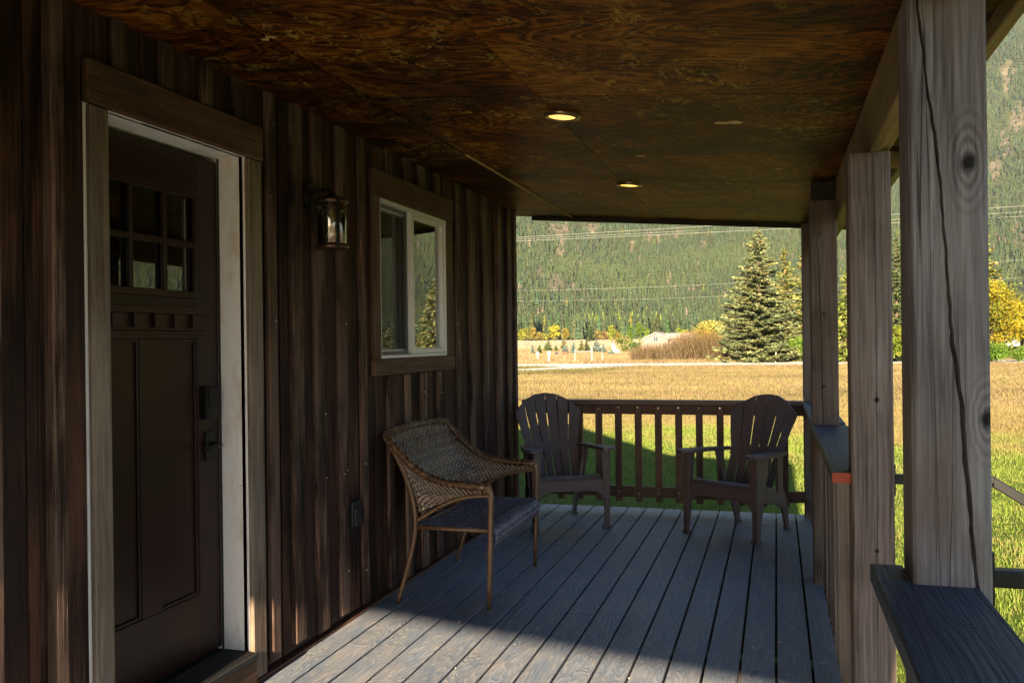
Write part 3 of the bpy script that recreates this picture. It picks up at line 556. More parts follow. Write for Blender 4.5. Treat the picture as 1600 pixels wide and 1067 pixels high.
# grass
def in_view(n, r0, r1, a0=-19, a1=15, pw=2.0):
    r = (RNG.uniform(r0 ** pw, r1 ** pw, n)) ** (1 / pw); a = R(1) * RNG.uniform(a0, a1, n); return r * np.sin(a), r * np.cos(a)
def grass(name, x, y, hgt, wd, per, cols, label, lean=.45):
    n = len(x); x = np.repeat(x, per) + RNG.normal(size=n * per) * np.repeat(wd, per) * 4; y = np.repeat(y, per) + RNG.normal(size=n * per) * np.repeat(wd, per) * 4; z = height(x, y) - .01
    h = np.repeat(hgt, per) * RNG.uniform(.5, 1.2, n * per); w_ = np.repeat(wd, per); a = RNG.uniform(0, 6.28, n * per); ld = RNG.uniform(0, 6.28, n * per); ll = np.abs(RNG.normal(0, lean, n * per)) * h
    B = np.stack([x, y, z], -1); s = np.stack([np.cos(a), np.sin(a), 0 * a], -1) * w_[:, None] * .5; tip = B + np.stack([np.cos(ld) * ll, np.sin(ld) * ll, h], -1)
    V = np.stack([B - s, B + s, tip], 1).reshape(-1, 3); T = np.arange(len(V)).reshape(-1, 3); c = np.repeat(np.repeat(cols * np.array([.61, .60, .66]), per, 0) * RNG.uniform(.7, 1.3, (n * per, 1)), 3, 0)
    o = mesh_np(name, V, T, m_leaf, col=c); tag(o, label, 'grass', kind='stuff'); return o
gx, gy = in_view(62000, 6.0, 34, -20, 17, 1.6); g_r = np.hypot(gx, gy) + 5.0 * nz(gx, gy, 3.1, 3) + 3 * nz(gx, gy, 1.1, 5); ok = ~((gx < .55) & (gy < 7.4)); gx, gy, g_r = gx[ok], gy[ok], g_r[ok]
gk = np.clip((g_r - 19) / 8, 0, 1)[:, None]; gc = np.array([.235, .335, .045]) * (1 - gk) + np.array([.33, .27, .09]) * gk
yl = (RNG.random(len(gx)) < .16 + .5 * np.clip(nz(gx, gy, 1.7, 14) * 1.5 - .2, 0, 1))[:, None]; gc = np.where(yl, gc * .35 + np.array([.38, .31, .12]) * .65, gc)
grass('lawn_grass', gx, gy, (.05 + .05 * gk[:, 0] + .02 * RNG.random(len(gx))) * (1 + .5 * np.clip(nz(gx, gy, .9, 17), -.6, 1)), .006 + .0006 * np.hypot(gx, gy), 5, gc, 'short green lawn turning yellow away from the porch')
gx, gy = in_view(52000, 26, 84, -19, 15, 1.5); pn = nz(gx, gy, 6, 8); gc = np.array([.335, .262, .112])[None] * (1 + .22 * pn[:, None]) * RNG.uniform(.7, 1.2, (len(gx), 1)) * (1 - .22 * np.clip(nz(gx * .4, gy * 1.6, 3.3, 18) * 2, 0, 1))[:, None]; gn = RNG.random(len(gx)) < .12; gc[gn] = np.array([.28, .30, .08])
ok = off_road(gx, gy); gx, gy, gc = gx[ok], gy[ok], gc[ok]; grass('field_grass', gx, gy, (.12 + .06 * RNG.random(len(gx))) * np.clip(1.5 - np.hypot(gx, gy) / 75, .3, 1), .004 + .0007 * np.hypot(gx, gy), 4, gc, 'dry golden stubble of the wide field')
gx, gy = in_view(9000, 62, 84, -18.5, -8, 1); rr_ = rdist(gx, gy, RP2); ok = off_road(gx, gy, .2) & (rr_ < 7.5 + 2 * nz(gx, gy, 3, 2)) & (RNG.random(len(gx)) < np.clip((-9 - np.degrees(np.arctan2(gx, gy))) / 3, .05, 1)); gx, gy = gx[ok], gy[ok]; grass('verge_grass', gx, gy, RNG.uniform(.1, .35, len(gx)), np.full(len(gx), .05), 4, np.array([.20, .19, .06])[None] * RNG.uniform(.7, 1.2, (len(gx), 1)), 'taller olive weeds on the near verge of the gravel drive')
gx, gy = in_view(12000, 80, 104, -12, 15, 1); ok = off_road(gx, gy) & (np.hypot(gx, gy) > 90); gx, gy = gx[ok], gy[ok]; grass('roadside_weeds', gx, gy, np.full(len(gx), .38), np.full(len(gx), .05), 4, np.array([.34, .26, .12])[None] * RNG.uniform(.7, 1.2, (len(gx), 1)), 'tall tan weeds beside the gravel road under the trees')
gx, gy = in_view(34000, 88, 300, -22, -2, 1.3); ok = off_road(gx, gy); gx, gy = gx[ok], gy[ok]; rr_ = np.hypot(gx, gy); gc = (np.array([.40, .30, .14])[None] * (1 + .2 * nz(gx, gy, 9, 4)[:, None])); grass('yard_grass', gx, gy, .16 + .0012 * rr_, .0011 * rr_, 4, gc, 'dry straw-coloured grass of the yard across the road')
gx, gy = in_view(26000, 290, 662, -24, 2, 1.3); rr_ = np.hypot(gx, gy); gc = (np.array([.46, .39, .25])[None] * (1 + .12 * nz(gx, gy, 30, 4)[:, None])); grass('pale_field_grass', gx, gy, .25 + .001 * rr_, .0011 * rr_, 3, gc, 'pale mown field in front of the forest')
gx, gy = in_view(16000, 66, 90, -9, 15, 1); rr_ = rdist(gx, gy, RP1); ok = (rr_ > 4.6) & (rr_ < 9 + 2 * nz(gx, gy, 4, 3)) & (nz(gx, gy, 2.7, 8) > -.55); gx, gy = gx[ok], gy[ok]; grass('road_edge_grass', gx, gy, RNG.uniform(.08, .30, len(gx)), np.full(len(gx), .05), 4, np.array([.33, .25, .11])[None] * RNG.uniform(.7, 1.2, (len(gx), 1)), 'uneven dry grass along the near edge of the gravel road')
# gravel road and drive
m_gravel = (lambda g: (g.color(g.ramp(g.noise(g.pos(False), 3, 6, .7), [(.3, (.45, .41, .36)), (.7, (.60, .56, .51))])), g.rough(.95), g.m)[-1])(G('pale_gravel'))
def strip(name, pts, width, label_kind='structure'):
    P = [place(*p)[0] for p in pts]; V = []; T = []
    for i, p in enumerate(P):
        t = (P[min(i + 1, len(P) - 1)] - P[max(i - 1, 0)]); t.z = 0; t.normalize(); s = Vector((-t.y, t.x, 0)) * width / 2
        for q in (p - s, p + s): V.append((q.x, q.y, float(height(q.x, q.y)) + .06))
    for i in range(len(P) - 1): T.append((2 * i, 2 * i + 1, 2 * i + 3, 2 * i + 2))
    o = mesh_np(name, np.array(V), np.array(T), m_gravel); tag(o, kind='structure')
strip('gravel_road', RD1, 9.0)
strip('gravel_drive', RD2, 6.0)
# ================================================================== THE CABIN
WX = -2.045                                   # face of the boards; battens stand 25 mm proud
Y0, Y1 = -3.1, 6.955                          # near and far end of the wall
def cz(x): return 2.267 - 0.0816 * x          # underside of the sloping porch ceiling
cabin = empty('cabin', (-4.6, 2, -1.0)); tag(cabin, 'dark board-and-batten wooden cabin with a covered porch', 'cabin')
def cb(mb, name, mat, parent=cabin, **k):
    o = mb.build(name, mat, parent, **k)
    if parent is cabin: o.matrix_parent_inverse = Matrix.Translation(-cabin.location)
    return o
DY0, DY1, DZ0, DZ1 = 2.265, 3.105, .14, 2.123    # door opening
WY0, WY1, WZ0, WZ1 = 4.33, 5.33, 1.285, 2.15     # window opening
wall = MB(); y = Y0; rg = random.Random(5); edges = []
while y < Y1 - .01:
    wd = rg.choice([.235, .19, .26, .21]); ye = min(y + wd, Y1)
    if Y1 - ye < .1: ye = Y1
    segs = [(y, ye)]; cuts = [c for c in (DY0, DY1, WY0, WY1) if y < c < ye]; pts_ = [y] + cuts + [ye]; dx = rg.uniform(-.004, .004)
    for a, b in zip(pts_[:-1], pts_[1:]):
        mid = (a + b) / 2; zs = [(-.02, 2.47)]
        if DY0 < mid < DY1: zs = [(DZ1, 2.47), (-.02, DZ0 - .05)]
        if WY0 < mid < WY1: zs = [(-.02, WZ0), (WZ1, 2.47)]
        for z0, z1 in zs: wall.box(WX - .022, WX + dx, a + (.0015 if a == y else 0), b - (.0015 if b == ye else 0), z0 + .05 * (z0 < 0), z1)
    y = ye
BAT = [(-2.9, -2.82), (-2.6, -2.52), (-2.3, -2.2), (-2.0, -1.92), (-1.7, -1.6), (-1.4, -1.31), (-1.1, -1.0), (-.8, -.72), (-.5, -.41), (-.2, -.1), (.1, .19), (.42, .5), (.74, .83), (1.05, 1.13), (1.36, 1.46), (1.82, 1.90), (2.085, 2.134),
       (3.25, 3.31), (3.435, 3.525), (3.64, 3.74), (3.865, 3.95), (4.105, 4.165), (4.43, 4.5), (4.68, 4.745), (4.90, 4.98), (5.16, 5.23), (5.50, 5.60), (5.79, 5.88), (6.09, 6.2), (6.40, 6.51), (6.70, 6.79), (6.89, 6.955)]
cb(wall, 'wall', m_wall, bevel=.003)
bat = MB(); rg = random.Random(9)
for a, b in BAT:
    sp = [(.03 + rg.uniform(0, .03), 2.44)]
    if WY0 - .1 < (a + b) / 2 < WY1 + .1: sp = [(.03, 1.19), (2.295, 2.44)]
    for z0, z1 in sp:
        t0, t1 = rg.uniform(-.006, .006), rg.uniform(-.006, .006); d = rg.uniform(.019, .028) if not 1.8 < a < 2.2 else (.045 if a < 2 else .039)
        bat.hexa([(WX, a + t0, z0), (WX + d, a + t0, z0), (WX + d, b + t0, z0), (WX, b + t0, z0)], [(WX, a + t1, z1), (WX + d, a + t1, z1), (WX + d, b + t1, z1), (WX, b + t1, z1)])
for a in (2.36, 2.59, 2.82, 3.02): bat.box(WX, WX + .02, a, a + .07, 2.266, 2.44)
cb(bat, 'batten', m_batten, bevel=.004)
fl = MB(); fl.box(WX - .02, WX + .018, Y0, Y1, -.005, .012); cb(fl, 'base_flashing', plain('rusty_flashing', (.16, .075, .04), .5, .3, .4), bevel=.002)
# nail heads of the boards
nl = MB(); rg = random.Random(3)
for a, b in BAT:
    if a < 1.5: continue
    for z in (.25, .72, 1.08, 1.5, 1.95, 2.3):
        if WY0 - .15 < a < WY1 and 1.1 < z < 2.29: continue
        for s in (.3, .75):
            if rg.random() < .35: yy = a + (b - a) * s; zz = z + rg.uniform(-.04, .04); nl.lathe((WX + .027, yy, zz), [(0, .002), (.003, .002), (.0035, -.003)], 6)
tag(cb(nl, 'nail_heads', m_screw), kind='stuff')
# the rest of the house body, so that the gable throws its shadow on the lawn
hb = MB(); WXO = WX - .022
hb.box(-8.0, WXO - .001, Y1 - .15, Y1 - .02, -1.0, 2.5); hb.box(-8.0, WXO - .001, Y0 + .02, Y0 + .15, -1.0, 2.5); hb.box(-8.1, -8.0, Y0, Y1, -1.0, 2.6)
hb.add([(-8.0, Y1 - .02, 2.5), (-2.1, Y1 - .02, 2.5), (-5.05, Y1 - .02, 4.3)], [(0, 1, 2)]); hb.add([(-8.0, Y0 + .02, 2.5), (-2.1, Y0 + .02, 2.5), (-5.05, Y0 + .02, 4.3)], [(0, 2, 1)])
hb.box(WX - .14, WX - .023, Y0, DY0 - .05, -.02, 2.46); hb.box(WX - .14, WX - .023, DY1 + .05, WY0, -.02, 2.46); hb.box(WX - .14, WX - .023, WY1, Y1 - .16, -.02, 2.46)
hb.box(WX - .14, WX - .023, WY0, WY1, -.02, WZ0 - .002); hb.box(WX - .14, WX - .023, WY0, WY1, WZ1 + .002, 2.46); hb.box(WX - .14, WX - .023, DY0 - .05, DY1 + .05, DZ1 + .05, 2.46)
hb.box(-8.0, WXO - .001, Y0 + .15, Y1 - .15, -.25, -.1)
cb(hb, 'house_body', m_wall)
rm = MB(); rm.add([(-6.2, Y0 + .2, -.08), (WX - .145, Y0 + .2, -.08), (WX - .145, Y1 - .2, -.08), (-6.2, Y1 - .2, -.08), (-6.2, Y0 + .2, 2.4), (WX - .145, Y0 + .2, 2.4), (WX - .145, Y1 - .2, 2.4), (-6.2, Y1 - .2, 2.4)], [(0, 1, 2, 3), (4, 7, 6, 5), (0, 3, 7, 4)])
cb(rm, 'room', m_room)
# roof: main gable and the porch roof leaning on it
rf = MB()
for s, xe in ((1, -1.75), (-1, -8.35)):
    rf.hexa([(xe, Y0 - .1, 2.50), (-5.05, Y0 - .1, 4.52), (-5.05, Y1 + .25, 4.52), (xe, Y1 + .25, 2.50)], [(xe, Y0 - .1, 2.62), (-5.05, Y0 - .1, 4.66), (-5.05, Y1 + .25, 4.66), (xe, Y1 + .25, 2.62)])
PY0, PY1, PXE = -3.12, 7.26, .60
rf.hexa([(-2.3, PY0, cz(-2.3) + .075), (PXE, PY0, cz(PXE) + .075), (PXE, PY1, cz(PXE) + .075), (-2.3, PY1, cz(-2.3) + .075)], [(-2.3, PY0, cz(-2.3) + .20), (PXE, PY0, cz(PXE) + .15), (PXE, PY1, cz(PXE) + .15), (-2.3, PY1, cz(-2.3) + .20)])
cb(rf, 'roof', plain('dark_metal_roof', (.03, .03, .03), .5))
# plywood ceiling in sheets, seams left open a few millimetres
ce = MB(); ys = [-3.1, -.55, 1.38, 3.40, 5.33, 7.22]; xs = [(-2.34, -1.625), (-1.62, -.90), (-.897, .56)]
for i in range(5):
    for j, (a, b) in enumerate(xs):
        o_ = (0, .0, .0)[j]; ya, yb = ys[i] + .002 + o_, ys[i + 1] - .002 + o_; t = .0 if j else -.008
        ce.hexa([(a, ya, cz(a) + t), (b, ya, cz(b) + t), (b, yb, cz(b) + t), (a, yb, cz(a) + t)], [(a, ya, cz(a) + .06), (b, ya, cz(b) + .06), (b, yb, cz(b) + .06), (a, yb, cz(a) + .06)])
cb(ce, 'ceiling', m_ceil, bevel=.0015)
st = MB(); st.hexa([(-1.634, 4.6, cz(-1.634) - .006), (-1.612, 4.6, cz(-1.612) - .006), (-1.612, 7.218, cz(-1.612) - .006), (-1.634, 7.218, cz(-1.634) - .006)], [(-1.634, 4.6, cz(-1.634) + .0), (-1.612, 4.6, cz(-1.612) + .0), (-1.612, 7.218, cz(-1.612) + .0), (-1.634, 7.218, cz(-1.634) + .0)])
cb(st, 'seam_strip', plain('raw_wood_strip', (.5, .36, .17), .7))
for ya, yb in ((7.222, 7.258), (-3.15, -3.105)):
    fa = MB(); fa.hexa([(-1.97, ya, cz(-1.97) - .035), (PXE, ya, cz(PXE) - .03), (PXE, yb, cz(PXE) - .03), (-1.97, yb, cz(-1.97) - .035)], [(-1.97, ya, cz(-1.97) + .19), (PXE, ya, cz(PXE) + .14), (PXE, yb, cz(PXE) + .14), (-1.97, yb, cz(-1.97) + .19)]); cb(fa, 'end_fascia', m_dark, bevel=.003)
fa = MB(); fa.hexa([(.562, -3.1, 2.165), (.598, -3.1, 2.165), (.598, 7.22, 2.165), (.562, 7.22, 2.165)], [(.562, -3.1, cz(.562) + .13), (.598, -3.1, cz(.598) + .13), (.598, 7.22, cz(.598) + .13), (.562, 7.22, cz(.562) + .13)])
cb(fa, 'eave_fascia', m_beam, bevel=.004)
bm_ = MB(); bm_.box(.322, .358, -3.1, 7.2, 2.02, cz(.36)); bm_.box(.361, .397, -3.1, 7.2, 2.035, cz(.4)); cb(bm_, 'porch_beam', m_beam, bevel=.004)
for k in range(9): y = -2.9 + k * 1.22; rt_ = MB(); rt_.hexa([(.40, y, 2.16), (.56, y, 2.15), (.56, y + .04, 2.15), (.40, y + .04, 2.16)], [(.40, y, cz(.4)), (.56, y, cz(.56)), (.56, y + .04, cz(.56)), (.40, y + .04, cz(.4))]); cb(rt_, 'rafter_tail', m_beam)
# ---- door
JX = -2.165
door = MB()
# slab as stiles, rails and recessed panels; the glazed top is open
DF = JX; DB = JX - .045; dy0, dy1, dz0, dz1 = DY0 + .004, DY1 - .006, .155, 2.108
Ys = [dy0, 2.415, 2.637, 2.738, 2.963, dy1]; GZ0, GZ1 = 1.570, 1.947
def pan(y0, y1, z0, z1, d=0): door.box(DB, DF - d, y0, y1, z0, z1)
pan(dy0, Ys[1], dz0, dz1); pan(Ys[4], dy1, dz0, dz1); pan(Ys[1], Ys[4], GZ1, dz1); pan(Ys[1], Ys[4], 1.395, GZ0); pan(Ys[1], Ys[4], dz0, .40); pan(Ys[2], Ys[3], .40, 1.395)
for a, b in ((Ys[1], Ys[2]), (Ys[3], Ys[4])):
    pan(a, b, .40, 1.395, .013)
    for q in ((a, a + .012, .40, 1.395), (b - .012, b, .40, 1.395), (a + .012, b - .012, .40, .412), (a + .012, b - .012, 1.383, 1.395)): door.box(DF - .014, DF - .004, *q)
cbo = dict(bevel=.002)
D = cb(door, 'door', m_door, **cbo); D['label'] = 'dark brown panelled door with six small panes'
def sub(mb, name, mat, parent=D, **k):
    o = mb.build(name, mat, parent, **k); o.matrix_parent_inverse = Matrix.Identity(4); return o
b = MB(); b.box(DF - .012, DF + .006, Ys[1] - .02, Ys[1] + .008, GZ0 - .02, GZ1 + .02); b.box(DF - .012, DF + .006, Ys[4] - .008, Ys[4] + .02, GZ0 - .02, GZ1 + .02); b.box(DF - .012, DF + .006, Ys[1] + .008, Ys[4] - .008, GZ1 - .008, GZ1 + .02); b.box(DF - .012, DF + .006, Ys[1] + .008, Ys[4] - .008, GZ0 - .02, GZ0 + .008)
for yy in (2.598, 2.78): b.box(DF - .016, DF + .004, yy - .010, yy + .010, GZ0 + .008, GZ1 - .008)
b.box(DF - .017, DF + .003, Ys[1] + .008, Ys[4] - .008, 1.748, 1.770)
sub(b, 'pane_bars', m_door, bevel=.003)
b = MB(); b.box(DF - .024, DF - .018, Ys[1], Ys[4], GZ0, GZ1); sub(b, 'door_glass', m_glass)
b = MB(); b.box(DF, DF + .032, dy0 + .01, 3.012, 1.487, 1.512); b.box(DF, DF + .006, dy0 + .01, 3.0, 1.425, 1.487); b.box(DF, DF + .012, dy0 + .01, 3.005, 1.412, 1.425)
for k in range(7):
    y = 2.37 + k * .108
    if y + .05 < 3.01: b.box(DF + .006, DF + .024, y, y + .052, 1.436, 1.487)
sub(b, 'dentil_shelf', m_door, bevel=.002)
b = MB(); b.box(DF, DF + .028, 2.976, 3.068, 1.08, 1.21); b.box(DF + .028, DF + .032, 2.993, 3.055, 1.125, 1.2); o = sub(b, 'keypad_lock', m_black, bevel=.006, seg=3)
b = MB(); b.box(DF, DF + .012, 2.998, 3.064, .915, 1.028); b.tube([(DF + .01, 3.03, .975), (DF + .055, 3.03, .975)], .012, 12); b.tube([(DF + .05, 3.034, .975), (DF + .055, 3.0, .974), (DF + .052, 2.92, .971)], [.011, .010, .008], 10); sub(b, 'door_handle', m_black, bevel=.003, seg=2)
b = MB(); b.box(JX - .07, -2.04, DY1, DY1 + .02, DZ0, DZ1 + .02); b.box(JX - .07, -2.04, DY0 - .02, DY0, DZ0, DZ1 + .02); b.box(JX - .07, -2.04, DY0, DY1, DZ1, DZ1 + .02)
cb(b, 'door_frame', m_jamb, bevel=.002)
b = MB(); b.box(DF + .002, DF + .008, DY1 - .007, DY1 - .001, DZ0, DZ1); cb(b, 'weather_strip', m_rubber)
b = MB(); b.box(JX - .06, -2.0, DY0, DY1, .115, .138)
for k in range(9): b.box(JX + .015 + k * .016, JX + .022 + k * .016, DY0 + .004, DY1 - .004, .138, .143)
cb(b, 'threshold', m_rubber, bevel=.002)
b = MB(); b.box(JX - .05, -2.005, DY0 - .0, DY1 + .0, .012, .114); cb(b, 'riser_board', m_case_y, bevel=.004)
b = MB(); b.box(WX, -2.022, 2.254, 2.335, .02, 2.121); cb(b, 'door_casing', m_case, bevel=.005)
b = MB(); b.box(WX, -2.022, 3.109, 3.205, .02, 2.121); cb(b, 'door_casing', m_case, bevel=.005)
b = MB(); b.box(WX, -2.017, 2.24, 3.212, 2.124, 2.262); o = cb(b, 'head_casing', m_case_y, bevel=.005)
# ---- window
def wc(y0, y1, z0, z1, mat, t=.03): b = MB(); b.box(WX, WX + t, y0, y1, z0, z1); cb(b, 'window_casing', mat, bevel=.004)
m_wcz = wood('window_casing_upright_wood', (.02, .012, .008), (.085, .05, .032), (.17, .115, .08), 'Z', 1.2, .8, .8)
wc(4.245, 5.44, 2.152, 2.292, m_case_y, .034); wc(4.245, 5.44, 1.196, 1.283, m_wcase, .034); wc(4.25, 4.328, 1.2845, 2.1505, m_wcz); wc(5.332, 5.436, 1.2845, 2.1505, m_wcz)
win = MB(); FX = WX + .022
def fr(mb, x0, x1, y0, y1, z0, z1, t, bt=None):
    bt = bt or t; mb.box(x0, x1, y0, y0 + t, z0, z1); mb.box(x0, x1, y1 - t, y1, z0, z1); mb.box(x0, x1, y0 + t, y1 - t, z1 - t, z1); mb.box(x0, x1, y0 + t, y1 - t, z0, z0 + bt)
fr(win, WX - .06, FX, WY0, WY1, WZ0, WZ1, .02)
W = cb(win, 'window', m_white, bevel=.003)
W['label'] = 'white vinyl sliding window with dark reflecting panes'
b = MB(); fr(b, WX - .03, FX - .008, 4.80, WY1 - .021, WZ0 + .021, WZ1 - .021, .026, .03); b.box(WX - .03, FX - .004, 4.777, 4.8, WZ0 + .021, WZ1 - .021); sub(b, 'sash', m_white, W, bevel=.003)
b = MB(); fr(b, WX - .055, WX - .034, WY0 + .021, 4.84, WZ0 + .021, WZ1 - .021, .03); sub(b, 'sash', m_white, W, bevel=.003)
b = MB(); b.box(WX - .016, WX - .012, 4.826, WY1 - .047, WZ0 + .051, WZ1 - .047); sub(b, 'window_pane', m_glass, W)
b = MB(); b.box(WX - .047, WX - .043, WY0 + .051, 4.81, WZ0 + .051, WZ1 - .051); sub(b, 'window_pane', m_glass, W)
b = MB(); fr(b, WX - .022, WX - .010, WY0 + .022, 4.776, WZ0 + .022, WZ1 - .022, .016); sub(b, 'screen_frame', plain('dark_screen_frame', (.12, .12, .12), .5), W)
b = MB(); b.add([(WX - .016, WY0 + .05, WZ0 + .05), (WX - .016, 4.784, WZ0 + .05), (WX - .016, 4.784, WZ1 - .05), (WX - .016, WY0 + .05, WZ1 - .05)], [(0, 1, 2, 3)]); sub(b, 'insect_screen', m_screen, W)
# curtain behind the left pane
vs = []; n = 60
for i in range(n + 1):
    yy = 4.2 + .75 * i / n; xx = WX - .26 + .025 * math.sin(i * 1.1) + .008 * math.sin(i * 2.7); vs += [(xx, yy, 1.1), (xx, yy, 2.25)]
b = MB(); b.add(vs, [(2 * i, 2 * i + 2, 2 * i + 3, 2 * i + 1) for i in range(n)]); sub(b, 'curtain', m_curtain, W, smooth=True)
b = MB(); b.box(WX, WX + .022, 3.985, 4.075, .455, .585); b.box(WX + .022, WX + .034, 3.995, 4.065, .46, .555); cb(b, 'outlet_cover', m_rubber, bevel=.004)
# ================================================================== PORCH
deckE = empty('porch_deck', (-.8, 2, -1.0)); tag(deckE, 'grey composite plank deck of the covered porch', 'deck')
PITCH = .1447; d = MB(); X = -2.04 + .0; rg = random.Random(2); E0 = 1.37 * 0
k0 = 0; xs_ = []
# board edges read off the photo: gaps lie at (1212.2 + 59.2k, 1067)
gap0 = hitp(1212.6, 1060, 2, 0).x
x = gap0
while x > -2.06: x -= PITCH
while x < .42:
    a, b_ = max(x + .0055, WX + .018), x + PITCH - .0055
    if b_ - a > .03:
        jy = {4: 2.9, 7: 4.35, 1: 3.65, 11: 2.4}.get(len(xs_)); xs_.append(x); joints = [-3.1] + ([jy] if jy else []) + [7.245]
        for j in range(len(joints) - 1): d.box(a, min(b_, .44), joints[j] + .0012, joints[j + 1] - .0012, -.024, rg.uniform(-.0008, .0008))
    x += PITCH
o = d.build('decking', m_deck, deckE, bevel=.003, seg=2); o.matrix_parent_inverse = Matrix.Translation(-deckE.location)
d = MB(); d.box(-2.02, .40, 7.15, 7.20, -.25, -.026); d.box(.40, .437, -3.08, 7.2, -.25, -.026)
for k in range(14): y = -2.8 + k * .75; d.box(-2.02, .398, y, y + .04, -.25, -.03)
d.box(-2.02, .398, -3.08, -3.04, -.25, -.03)
for y in (-3.0, .3, 3.6, 7.0):
    for xx in (-1.7, .25): d.box(xx, xx + .1, y, y + .1, -1.05, -.26)
o = d.build('joists', m_dark, deckE); o.matrix_parent_inverse = Matrix.Translation(-deckE.location)
# posts: a real split runs down each of them (a groove modelled in the front face)
def post(name, x0, x1, y0, y1, z1, crack, mat, label, seed, cap=None):
    e = empty(name, ((x0 + x1) / 2, (y0 + y1) / 2, 0)); tag(e, label, 'post', 'square timber porch posts')
    rg = random.Random(seed); NZ = 90; cr = 6e-3; V = []; Fs = []
    for i in range(NZ + 1):
        z = z1 * i / NZ; xc = None
        zs_ = [c[0] for c in crack]; xc = float(np.interp(z, zs_, [c[1] for c in crack])); wd = float(np.interp(z, zs_, [c[2] for c in crack])); xc += rg.uniform(-.0015, .0015); wd = max(.0001, wd * rg.uniform(.75, 1.2))
        dp = min(.035, wd * 5)
        V += [(x0 + cr, y0, z), (xc - wd, y0, z), (xc - wd * .5, y0 + dp * .8, z), (xc + wd * .3, y0 + dp, z), (xc + wd, y0, z), (x1 - cr, y0, z), (x1, y0 + cr, z), (x1, y1 - cr, z), (x1 - cr, y1, z), (x0 + cr, y1, z), (x0, y1 - cr, z), (x0, y0 + cr, z)]
    n = 12
    for i in range(NZ):
        for k in range(n): Fs.append((i * n + k, i * n + (k + 1) % n, (i + 1) * n + (k + 1) % n, (i + 1) * n + k))
    Fs.append(tuple(NZ * n + k for k in range(n))); Fs.append(tuple(range(n))[::-1])
    m = MB(); m.add(V, Fs); o = m.build('timber', mat, e); o.matrix_parent_inverse = Matrix.Translation(-e.location)
    return e
CRK = sorted((hitp(px, py, 1, 1.885).z, hitp(px, py, 1, 1.885).x, w_) for px, py, w_ in [(1560, 1100, .002), (1524, 900, .0035), (1519, 840, .0042), (1507, 699, .005), (1502, 622, .0046), (1488, 540, .004), (1482, 446, .0036), (1473, 330, .003), (1465, 240, .0034), (1449, 140, .0026), (1444, 95, .0014), (1440, 60, .0026), (1434, 20, .003), (1432, -20, .002)])
A = post('porch_post', .252, .392, 1.885, 2.025, 2.034, [(0, .385, .001)] + [c for c in CRK if c[0] > 0], m_post[0], 'nearest and widest-looking grey post, with a long diagonal split and a round knot', 1)
B = post('porch_post', .250, .390, 3.345, 3.485, 2.018, [(0, .325, .0008), (.5, .33, .001), (1.2, .337, .0012), (1.9, .334, .001), (2.02, .333, .001)], m_post[1], 'brown-grey post second nearest, running unbroken down to the deck', 2)
C_ = post('porch_post', .186, .328, 5.20, 5.34, 2.13, [(0, .24, .001), (.9, .243, .002), (1.2, .240, .0028), (1.5, .237, .0026), (1.8, .226, .002), (2.1, .215, .0012)], m_post[2], 'post with a ragged light-edged split, third from the camera', 3)
Dp = post('porch_post', .192, .332, 7.065, 7.20, 2.235, [(0, .27, .0005), (2.2, .27, .0008)], m_post[3], 'far corner post, a narrow strip seen left of the split post', 4)
for y, od in ((.2, 'beside'), (-1.4, 'just behind'), (-3.05, 'farthest behind')): post('porch_post', .252, .392, y, y + .14, 2.018, [(0, .32, .001), (2, .32, .001)], m_post[3], 'square porch post standing %s the photographer' % od, 5)
b = MB(); b.box(.196, .320, 5.215, 5.33, 2.131, cz(.32)); o = b.build('top_block', m_dark, C_, bevel=.004); o.matrix_parent_inverse = Matrix.Translation(-C_.location)
# railings
def screw(par, x, y, z, ax):
    m = MB(); c = Vector((x, y, z))
    if ax == 'Y': m.tube([c + Vector((0, .002, 0)), c + Vector((0, -.0015, 0))], .0042, 8)
    else: m.tube([c + Vector((.002, 0, 0)), c + Vector((-.0015, 0, 0))], .0042, 8)
    return m.build('screw', m_screw, par)
CZ = .887
def wp(o, e): o.matrix_parent_inverse = Matrix.Translation(-e.location); return o
e = empty('porch_railing', (-.9, 7.1, 0)); tag(e, 'dark brown far end railing behind the two brown garden chairs', 'railing', 'porch railings')
b = MB(); b.box(-2.02, .188, 7.03, 7.165, CZ - .033, CZ + .002); wp(b.build('top_cap', m_capx, e, bevel=.004), e)
b = MB(); b.box(-2.0, .190, 7.09, 7.128, .775, CZ - .034); wp(b.build('top_rail', m_railx, e, bevel=.003), e)
b = MB(); b.box(-2.0, .190, 7.09, 7.128, .113, .198); wp(b.build('bottom_rail', m_railx, e, bevel=.003), e)
for k in range(-2, 11):
    x = -1.542 + .1594 * k
    if x > .15: continue
    m = MB(); m.box(x - .026, x + .026, 7.045, 7.089, .085, .848); ob = m.build('baluster', m_rail, e, bevel=.003); wp(ob, e)
    if x > -1.95:
        for z in (.825, .155): screw(ob, x + rg.uniform(-.004, .004), 7.045, z + rg.uniform(-.01, .01), 'Y')
def side_rail(ya, yb, label, y_off=.05, n0=0, x0=.186, x1=.37):
    e = empty('porch_railing', (.27, (ya + yb) / 2, 0)); tag(e, label, 'railing', 'porch railings')
    b = MB(); b.box(x0, x1, ya, yb, CZ - .038, CZ); wp(b.build('top_cap', m_cap, e, bevel=.004), e)
    b = MB(); b.box(.262, .30, ya + .03, yb, .775, CZ - .039); wp(b.build('top_rail', m_raily, e, bevel=.003), e)
    b = MB(); b.box(.262, .30, ya + .03, yb, .075, .16); wp(b.build('bottom_rail', m_raily, e, bevel=.003), e)
    y = ya + y_off
    while y < yb - .05:
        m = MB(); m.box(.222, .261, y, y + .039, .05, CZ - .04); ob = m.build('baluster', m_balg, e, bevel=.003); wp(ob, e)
        for z in (.82, .115): screw(ob, .222, y + .02, z, 'X')
        y += .128
    return e
